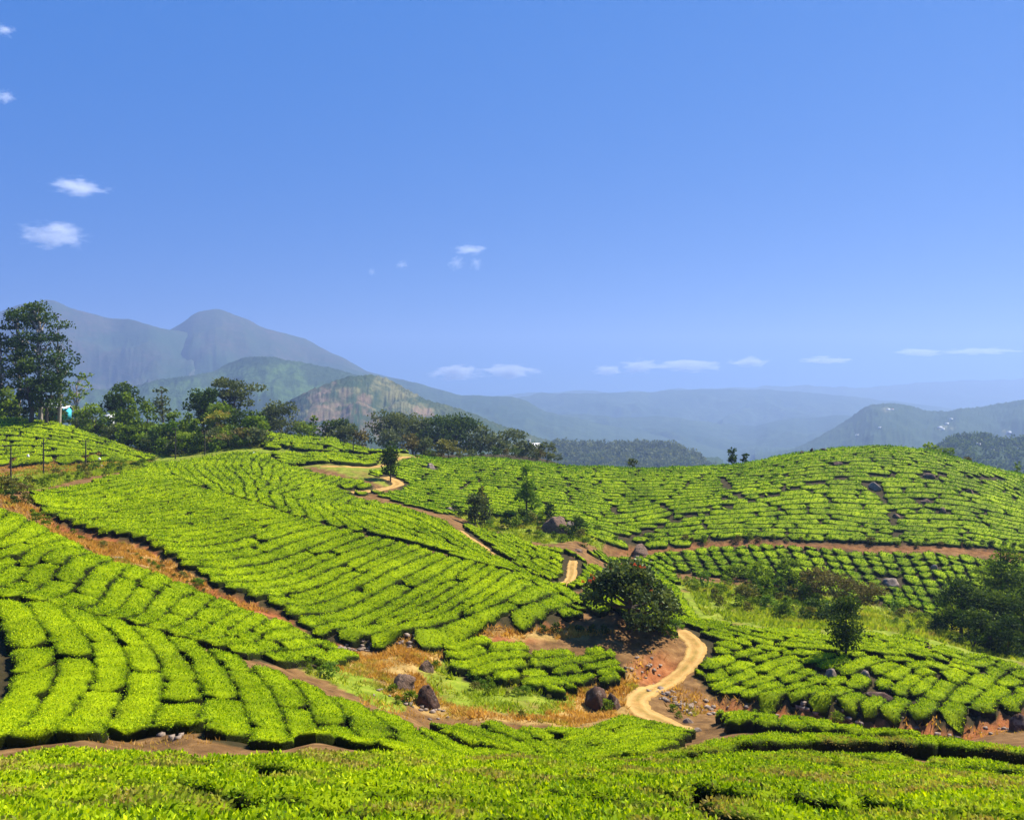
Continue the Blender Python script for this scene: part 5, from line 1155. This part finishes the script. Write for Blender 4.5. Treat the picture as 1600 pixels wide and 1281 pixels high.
# ------------------------------------------------------------------ grasses (nobody could count them)
def grass(name, polys, n, h, m, label, seed, dz=0.0, bias=None):
    r = np.random.default_rng(seed); PW = [poly_w(p, dz) for p in polys]
    ar = np.array([abs(np.dot(p[:, 0], np.roll(p[:, 1], 1)) - np.dot(p[:, 1], np.roll(p[:, 0], 1))) / 2 for p in PW]); ar /= ar.sum(); X, Y = [], []
    for p, f in zip(PW, ar):
        k = int(n * f); x = r.uniform(p[:, 0].min(), p[:, 0].max(), k * 3); y = r.uniform(p[:, 1].min(), p[:, 1].max(), k * 3)
        ok = inpoly(x, y, p) & (fbm(x * .6, y * .6, seed=seed, o=3) + r.uniform(-.5, .5, len(x)) > -.25); x, y = x[ok][:k], y[ok][:k]
        for nm, c, w in roads:
            d = pdist(x, y, c[::4]) if len(x) else x; ok = d > w * .52 if len(x) else []
            x, y = x[ok], y[ok]
        X.append(x); Y.append(y)
    x = np.concatenate(X); y = np.concatenate(Y); n = len(x); z = gz(x, y)
    hh = h * np.clip(y / 66, .3, 1.3) * r.uniform(.4, 1.3, n) * (1 + .5 * vnoise(x * .8, y * .8, seed=6)); a = r.uniform(0, 6.28, n); wd = hh * .22
    lean = r.normal(0, .55, (n, 2)) * hh[:, None]
    p0 = np.stack([x - np.cos(a) * wd, y - np.sin(a) * wd, z - .03], 1); p1 = np.stack([x + np.cos(a) * wd, y + np.sin(a) * wd, z - .03], 1)
    p2 = np.stack([x + lean[:, 0], y + lean[:, 1], z + hh], 1)
    V = np.stack([p0, p1, p2], 1).reshape(-1, 3); T = np.arange(n * 3).reshape(-1, 3)
    t = np.repeat(np.clip(.5 + .25 * vnoise(x * .5, y * .5, seed=4) + r.normal(0, .15, n), 0, 1), 3)
    tag(link(name, mesh_np(name, V, None, M[m], tint=t, tri=T)), label, 'grass', kind='stuff')
grass('dry_grass', [[(500, 1010), (620, 1000), (700, 988), (900, 980), (960, 990), (700, 1000), (690, 1040), (660, 1060), (720, 1105), (850, 1118), (880, 1070), (980, 1055), (1000, 1060), (990, 1130), (900, 1136), (700, 1125), (600, 1085), (520, 1050)],
                    [(90, 830), (200, 852), (262, 880), (335, 925), (420, 958), (400, 955), (280, 915), (190, 885), (140, 860)]], 42000, .26, 'grass_dry', 'dry golden and rusty grass in the hollow and the gully', 3)
grass('green_grass', [[(1060, 905), (1150, 915), (1300, 930), (1480, 960), (1640, 970), (1640, 1052), (1560, 1026), (1440, 997), (1200, 980), (1100, 960)],
                      [(690, 798), (800, 810), (950, 838), (940, 862), (860, 850), (760, 828)], [(650, 1040), (700, 1030), (900, 1050), (900, 1110), (850, 1120), (740, 1112), (680, 1085)], [(370, 985), (440, 1018), (500, 1030), (570, 1055), (640, 1110), (600, 1110), (520, 1068), (440, 1035)],
                      [(0, 742), (230, 722), (240, 730), (60, 765), (0, 770)]], 60000, .34, 'grass_green', 'rough green grass between shrubs and in the hollow', 5)
grass('bank_grass', [[(1100, 1085), (1200, 1108), (1400, 1130), (1600, 1120), (1600, 1145), (1400, 1145), (1150, 1120), (1090, 1110)], [(1015, 1020), (1040, 1030), (990, 1070), (960, 1060)], [(1040, 1060), (1080, 1070), (1130, 1110), (1080, 1120), (1030, 1100)],
                     [(0, 722), (200, 716), (240, 718), (200, 728), (0, 745)], [(0, 1148), (340, 1150), (480, 1163), (300, 1168), (0, 1168)], [(560, 1085), (700, 1125), (990, 1135), (990, 1146), (700, 1136), (560, 1100)], [(0, 775), (60, 795), (130, 840), (100, 842), (0, 800)]], 16000, .28, 'grass_dry', 'sparse dry tufts on the red cut banks', 9)
# loose stones on the banks and along the foot of the big slope
r = np.random.default_rng(21); SV, SQ, so = [], [], 0
def pebbles(pts, n, spread, smin, smax):
    global so
    c = resample(poly_w(pts, 0.0), .3)
    for k in range(n):
        p = c[r.integers(len(c))] + r.normal(0, spread, 2); s = r.uniform(smin, smax)
        d = r.normal(0, 1, (8, 3)) * .12 + np.array([(a, b, e) for a in (-1, 1) for b in (-1, 1) for e in (-.6, .7)]) * .55
        v = d * s; ang = r.uniform(0, 6.28); ca_, sa_ = math.cos(ang), math.sin(ang); v = np.c_[v[:, 0] * ca_ - v[:, 1] * sa_, v[:, 0] * sa_ + v[:, 1] * ca_, v[:, 2]]
        SV.append(v + [p[0], p[1], float(gz(p[0], p[1])) + s * .12]); SQ.append(np.array([(0, 1, 3, 2), (4, 6, 7, 5), (0, 4, 5, 1), (2, 3, 7, 6), (0, 2, 6, 4), (1, 5, 7, 3)]) + so); so += 8
pebbles([(510, 1015), (560, 1012), (640, 1008), (720, 996)], 110, .3, .12, .35)
pebbles([(1030, 1080), (1060, 1100), (1100, 1110), (1120, 1115)], 60, 1.0, .10, .38)
pebbles([(1000, 870), (1010, 878), (1030, 890)], 22, .9, .2, .6)
pebbles([(1020, 1035), (1000, 1050), (985, 1060)], 18, .8, .1, .3)
pebbles([(1120, 1112), (1300, 1130), (1580, 1140)], 50, .7, .08, .35)
pebbles([(140, 1150), (200, 1150), (280, 1152)], 16, .5, .06, .22)
pebbles([(600, 1085), (640, 1105), (700, 1112)], 22, .8, .1, .3)
tag(link('loose_stones', mesh_np('loose_stones', np.concatenate(SV), np.concatenate(SQ), M['rock_grey'])), 'loose pale stones scattered on banks and along the hollow', 'stones', kind='stuff')

# ------------------------------------------------------------------ power poles
def pole(px, top, base, Y, style, label):
    x, y, z = gp(px, Y); h = (HOR - top) / F * Y - z
    e = empty('power_pole', (x, y, z)); tag(e, label, 'power pole', 'power poles beside the upper left fields')
    v, q = tube([(0, 0, -.3), (0, 0, h * .5), (0, 0, h)], [.15, .13, .10], 8); link('pole', mesh_np('pole', v, q, M['pole'], smooth=True), e)
    def bar(name, a, b, rr): v, q = tube([a, b], [rr, rr], 4); return link(name, mesh_np(name, v, q, M['pole']), e)
    if style == 'arm': bar('crossarm', (-2.6, 0, h - .1), (.3, 0, h - .15), .06)
    elif style == 'fork': bar('crossarm', (0, 0, h - 1.2), (-.8, 0, h - .1), .06); bar('crossarm', (0, 0, h - 1.2), (.8, 0, h - .1), .06)
    else: bar('crossarm', (-.7, 0, h - .35), (.7, 0, h - .35), .055)
    xs = {'arm': (-2.5, -1.6, -.8), 'fork': (-.8, 0, .8), 't': (-.6, 0, .6)}[style]
    for k in xs:
        zz = h - .1 if style != 't' else h - .3
        v, q = tube([(k, 0, zz), (k, 0, zz + .12), (k, 0, zz + .22)], [.05, .07, .03], 6); link('insulator', mesh_np('insulator', v, q, M['rock_grey']), e)
pole(17, 696, 752, 150, 'arm', 'leftmost power pole, with one long arm reaching left')
pole(68, 686, 735, 163, 'fork', 'power pole with a forked top on the red bank, second from the left')
pole(134, 687, 730, 168, 't', 'power pole in the middle of the red bank, third from the left')
pole(274, 668, 720, 186, 't', 'power pole in front of the small conical trees, fourth from the left')
pole(320, 672, 718, 188, 't', 'power pole right of the conical trees, fifth from the left')
pole(552, 686, 704, 196, 't', 'thin small power pole at the edge of the bright field under the distant trees')

# ------------------------------------------------------------------ buildings
def box(x0, y0, z0, x1, y1, z1):
    V = np.array([(x, y, z) for z in (z0, z1) for y in (y0, y1) for x in (x0, x1)], float)
    return V, np.array([(0, 2, 3, 1), (4, 5, 7, 6), (0, 1, 5, 4), (2, 6, 7, 3), (0, 4, 6, 2), (1, 3, 7, 5)])
def gable(w, d, z, h, o=.3, t=.12):
    L = []
    for s in (1, -1):
        a = [(-w / 2 - o, s * (d / 2 + o), z - o * h / (d / 2)), (w / 2 + o, s * (d / 2 + o), z - o * h / (d / 2)), (w / 2 + o, 0, z + h), (-w / 2 - o, 0, z + h)]
        V = np.array(a + [(x, y, zz + t) for x, y, zz in a], float); L.append((V, np.array([(0, 1, 2, 3), (4, 7, 6, 5), (0, 4, 5, 1), (1, 5, 6, 2), (2, 6, 7, 3), (3, 7, 4, 0)])))
    return merge(L)
def house(p, w, d, h, rh, wall, roof, rz, label, name='house', detail=True, group=None, cat='house'):
    e = empty(name, p, rz); tag(e, label, cat, group)
    g = [box(-w / 2, -d / 2, -1.0, w / 2, d / 2, h)]
    for sx in (-1, 1):     # gable ends
        x0, x1 = sorted((sx * w / 2, sx * (w / 2 - .2))); V = np.array([(x0, -d / 2, h), (x0, d / 2, h), (x0, 0, h + rh), (x0, 0, h + rh), (x1, -d / 2, h), (x1, d / 2, h), (x1, 0, h + rh), (x1, 0, h + rh)], float)
        g.append((V, np.array([(0, 1, 2, 3), (4, 7, 6, 5), (0, 3, 7, 4), (1, 5, 6, 2)])))
    V, Q = merge(g); link('wall', mesh_np('wall', V, Q, M[wall]), e)
    V, Q = gable(w, d, h + .02, rh); link('roof', mesh_np('roof', V, Q, M[roof]), e)
    if detail:
        V, Q = box(-.45, -d / 2 - .04, 0, .45, -d / 2 - .003, min(2.0, h - .3)); link('door', mesh_np('door', V, Q, M['bark']), e)
        for k in (-1, 1):
            V, Q = box(k * w * .3 - .4, -d / 2 - .04, h * .4, k * w * .3 + .4, -d / 2 - .003, h * .4 + .8); link('window', mesh_np('window', V, Q, M['window']), e)
x, y, z = gp(97, 214); hut_z = (HOR - 649) / F * 214
house((x, y, max(z, hut_z)), 3.6, 3.0, 1.9, .6, 'blue', 'roof', .15, 'small turquoise hut with a pale tin roof behind the eucalyptus trunks', 'hut', cat='hut')
x, y, z = gp(80, 217); house((x, y, max(z, (HOR - 648) / F * 217)), 3.4, 3.0, 2.2, .7, 'rock', 'roof', .15, 'dim brown-walled hut joined to the left of the turquoise one', 'hut', cat='hut')
x, y, z = gp(172, 218); house((x, y, (HOR - 660) / F * 218), 1.8, 2.0, 1.5, .6, 'white', 'roof', .3, 'tiny white shed glimpsed through the trees right of the turquoise hut', 'shed', cat='shed')
x, y, z = gp(833, 300); zz = (HOR - 706) / F * 300
house((x, y, zz), 5.0, 4.0, 1.9, 1.3, 'white', 'roof', .25, 'white house with a pale roof on the skyline beyond the far hill')
V, Q = box(-.5, -.5, 0, .5, .5, 4.6); e = tag(empty('chimney_tower', (x - 1.6, y - 2.8, zz)), 'narrow white tower rising beside the white skyline house', 'tower'); link('shaft', mesh_np('shaft', V, Q, M['white']), e); V, Q = box(-.65, -.65, 4.6, .65, .65, 4.8); link('cap', mesh_np('cap', V, Q, M['roof']), e)
# far houses dotted on the hills
def on_ridge(V, px, py):
    PX = 800 + F * V[..., 0] / V[..., 1]; PY = HOR - F * V[..., 2] / V[..., 1]; n = V.shape[0] * 3 // 4
    d = ((PX - px) ** 2 + (PY - py) ** 2)[:n]; i, j = np.unravel_index(d.argmin(), d.shape); return V[i, j]
FARH = [(HV, 1529, 695, 11, 'white'), (HV, 1541, 697, 9, 'tile'), (HV, 1551, 703, 10, 'white'), (HV, 1546, 714, 12, 'roof'), (HV, 1592, 702, 8, 'roof'),
        (H5, 1468, 669, 26, 'white'), (H5, 1474, 671, 20, 'white'), (H5, 1480, 661, 22, 'roof'), (H5, 1486, 657, 20, 'white'), (H5, 1578, 674, 26, 'roof'), (H5, 1388, 640, 22, 'white'), (H5, 1395, 641, 18, 'tile'), (H5, 1376, 671, 18, 'roof'), (H5, 1340, 680, 18, 'white')]
FL = ['leftmost tiny white house on the low wooded hill', 'tiny red-roofed house on the low wooded hill', 'tiny white house right of the red-roofed one', 'tiny pale-roofed house lowest on the low wooded hill', 'tiny house nearest the right edge on the wooded hill',
      'left white building of the hamlet on the hazy right-hand ridge', 'low white building just right of the left hamlet one', 'pale-roofed building in the upper part of the hazy hamlet', 'uppermost white building of the hazy hamlet', 'pale building right of the hamlet on the hazy ridge',
      'white building just under the top of the hazy ridge', 'red-roofed building beside the white one on the ridge top', 'pale building halfway down the hazy ridge', 'small white building on the left flank of the hazy ridge']
for (Vr, px, py, w, rf), lb in zip(FARH, FL):
    p = on_ridge(Vr, px, py); w *= .6; house((float(p[0]), float(p[1]), float(p[2])), w, w * .55, w * .28, w * .14, 'roof' if w > 14 else 'white', 'tile' if rf == 'tile' else 'roof', .3, lb, detail=False, group='tiny houses on the far hills')
# pale painted stones and sacks seen by the upper fields
for px, py, Y, w, lb in ((155, 717, 171, .6, 'white painted stone on the red bank, the higher of two'), (160, 729, 165, .7, 'white sack lying by the roadside bushes, the lower of two pale spots'), (397, 712, 186, 1.1, 'pale white stones heaped at the top edge of the big slope'), (44, 712, 172, .6, 'small white stone on the edge of the upper left field')):
    x, y, z = gp(px, Y); tag(link('white_stone', rock_mesh(w, w * .7, int(px), M['white']), None, (x, y, max(z, (HOR - py) / F * Y) - .1)), lb, 'stone')

# ------------------------------------------------------------------ clouds: small soft bodies beyond the haze
cm, nt, out = mat('cloud')
tc = nt.nodes.new('ShaderNodeTexCoord'); mp = nt.nodes.new('ShaderNodeVectorMath'); mp.operation = 'LENGTH'
nt.links.new(tc.outputs['Object'], mp.inputs[0])
oi = nt.nodes.new('ShaderNodeObjectInfo'); ad = nt.nodes.new('ShaderNodeVectorMath'); ad.operation = 'ADD'
sc_ = nt.nodes.new('ShaderNodeVectorMath'); sc_.operation = 'SCALE'; sc_.inputs['Scale'].default_value = 0.006; nt.links.new(oi.outputs['Location'], sc_.inputs[0])
nt.links.new(tc.outputs['Object'], ad.inputs[0]); nt.links.new(sc_.outputs[0], ad.inputs[1])
nz = noise_tex(nt, 2.3, 5.0, 0.62, ad.outputs[0])
f1 = mth(nt, 'SUBTRACT', 1.0, mp.outputs['Value'])
dn = mth(nt, 'SUBTRACT', mth(nt, 'ADD', mth(nt, 'MULTIPLY', nz, 1.9), mth(nt, 'MULTIPLY', f1, 0.9)), 1.30)
dn = mth(nt, 'MULTIPLY', mth(nt, 'MAXIMUM', dn, 0.0), 0.010)
pv = nt.nodes.new('ShaderNodeVolumePrincipled'); pv.inputs['Color'].default_value = (1, 1, 1, 1); pv.inputs['Anisotropy'].default_value = 0.0
nt.links.new(dn, pv.inputs['Density']); nt.links.new(pv.outputs[0], out.inputs['Volume'])
u, v = np.meshgrid(np.linspace(0, 2 * np.pi, 16, endpoint=False), np.linspace(0, np.pi, 9))
SVX = np.stack([np.cos(u) * np.sin(v), np.sin(u) * np.sin(v), np.cos(v)], -1).reshape(-1, 3)
i_, j_ = np.meshgrid(np.arange(8), np.arange(16), indexing='ij'); j2_ = (j_ + 1) % 16
cm2 = cm.copy(); cm2.name = 'cloud_thick'; [setattr(n.inputs[1], 'default_value', 0.05) for n in cm2.node_tree.nodes if n.type == 'MATH' and n.operation == 'MULTIPLY' and abs(n.inputs[1].default_value - 0.010) < 1e-6]
cme = mesh_np('cloud', SVX, np.stack([i_ * 16 + j_, (i_ + 1) * 16 + j_, (i_ + 1) * 16 + j2_, i_ * 16 + j2_], -1).reshape(-1, 4), cm)
CL = [(122, 293, 104, 30, 'thin white cloud high at the left, above the larger one'), (85, 367, 116, 50, 'largest white cloud, at the left above the mountains'), (733, 390, 62, 20, 'flat little cloud, topmost of the small group near the middle'),
      (713, 411, 32, 26, 'small left cloud of the little group near the middle'), (744, 412, 24, 26, 'faint right cloud of the little group near the middle'), (628, 414, 24, 16, 'tiny cloud left of the little group'), (581, 425, 16, 16, 'faintest tiny cloud, furthest left of the little group'),
      (6, 47, 40, 22, 'wisp of cloud at the top left corner'), (6, 151, 40, 24, 'wisp of cloud at the left edge below the topmost'),
      (712, 583, 90, 30, 'leftmost pinkish cloud on the horizon'), (797, 580, 95, 26, 'second pinkish cloud on the horizon, right of the leftmost'), (950, 579, 50, 20, 'small horizon cloud left of centre group'), (1000, 573, 70, 26, 'puffy horizon cloud in the middle'),
      (1075, 572, 110, 22, 'longest horizon cloud, right of the puffy one'), (1170, 566, 70, 18, 'small flat horizon cloud right of the longest'), (1290, 563, 90, 12, 'faint streak of cloud on the horizon right of centre'), (1440, 551, 90, 14, 'flat horizon cloud towards the right'), (1535, 549, 120, 12, 'long flat horizon cloud near the right edge')]
for px, py, w, h, lb in CL:
    Y = 12800; o = link('cloud', cme, None, ((px - 800) / F * Y, Y, (HOR - py) / F * Y)); o.scale = (w / F * Y * .62, w / F * Y * .4, h / F * Y * .62)
    if py > 500:
        if 'cme2' not in globals(): cme2 = cme.copy(); cme2.materials[0] = cm2
        o.data = cme2
    tag(o, lb, 'cloud', 'clouds in the blue sky')
import re as _re
_c = {}
for m_ in bpy.data.meshes: k = _re.sub(r'\.\d+$', '', m_.name); _c[k] = _c.get(k, 0) + sum(1 for _ in ()) + len(m_.loops) - 2 * len(m_.polygons)
print(sorted(_c.items(), key=lambda q: -q[1])[:12])
print('all', round(time.time() - T0, 1), 'tris', sum(len(m_.polygons) * 2 for m_ in bpy.data.meshes))
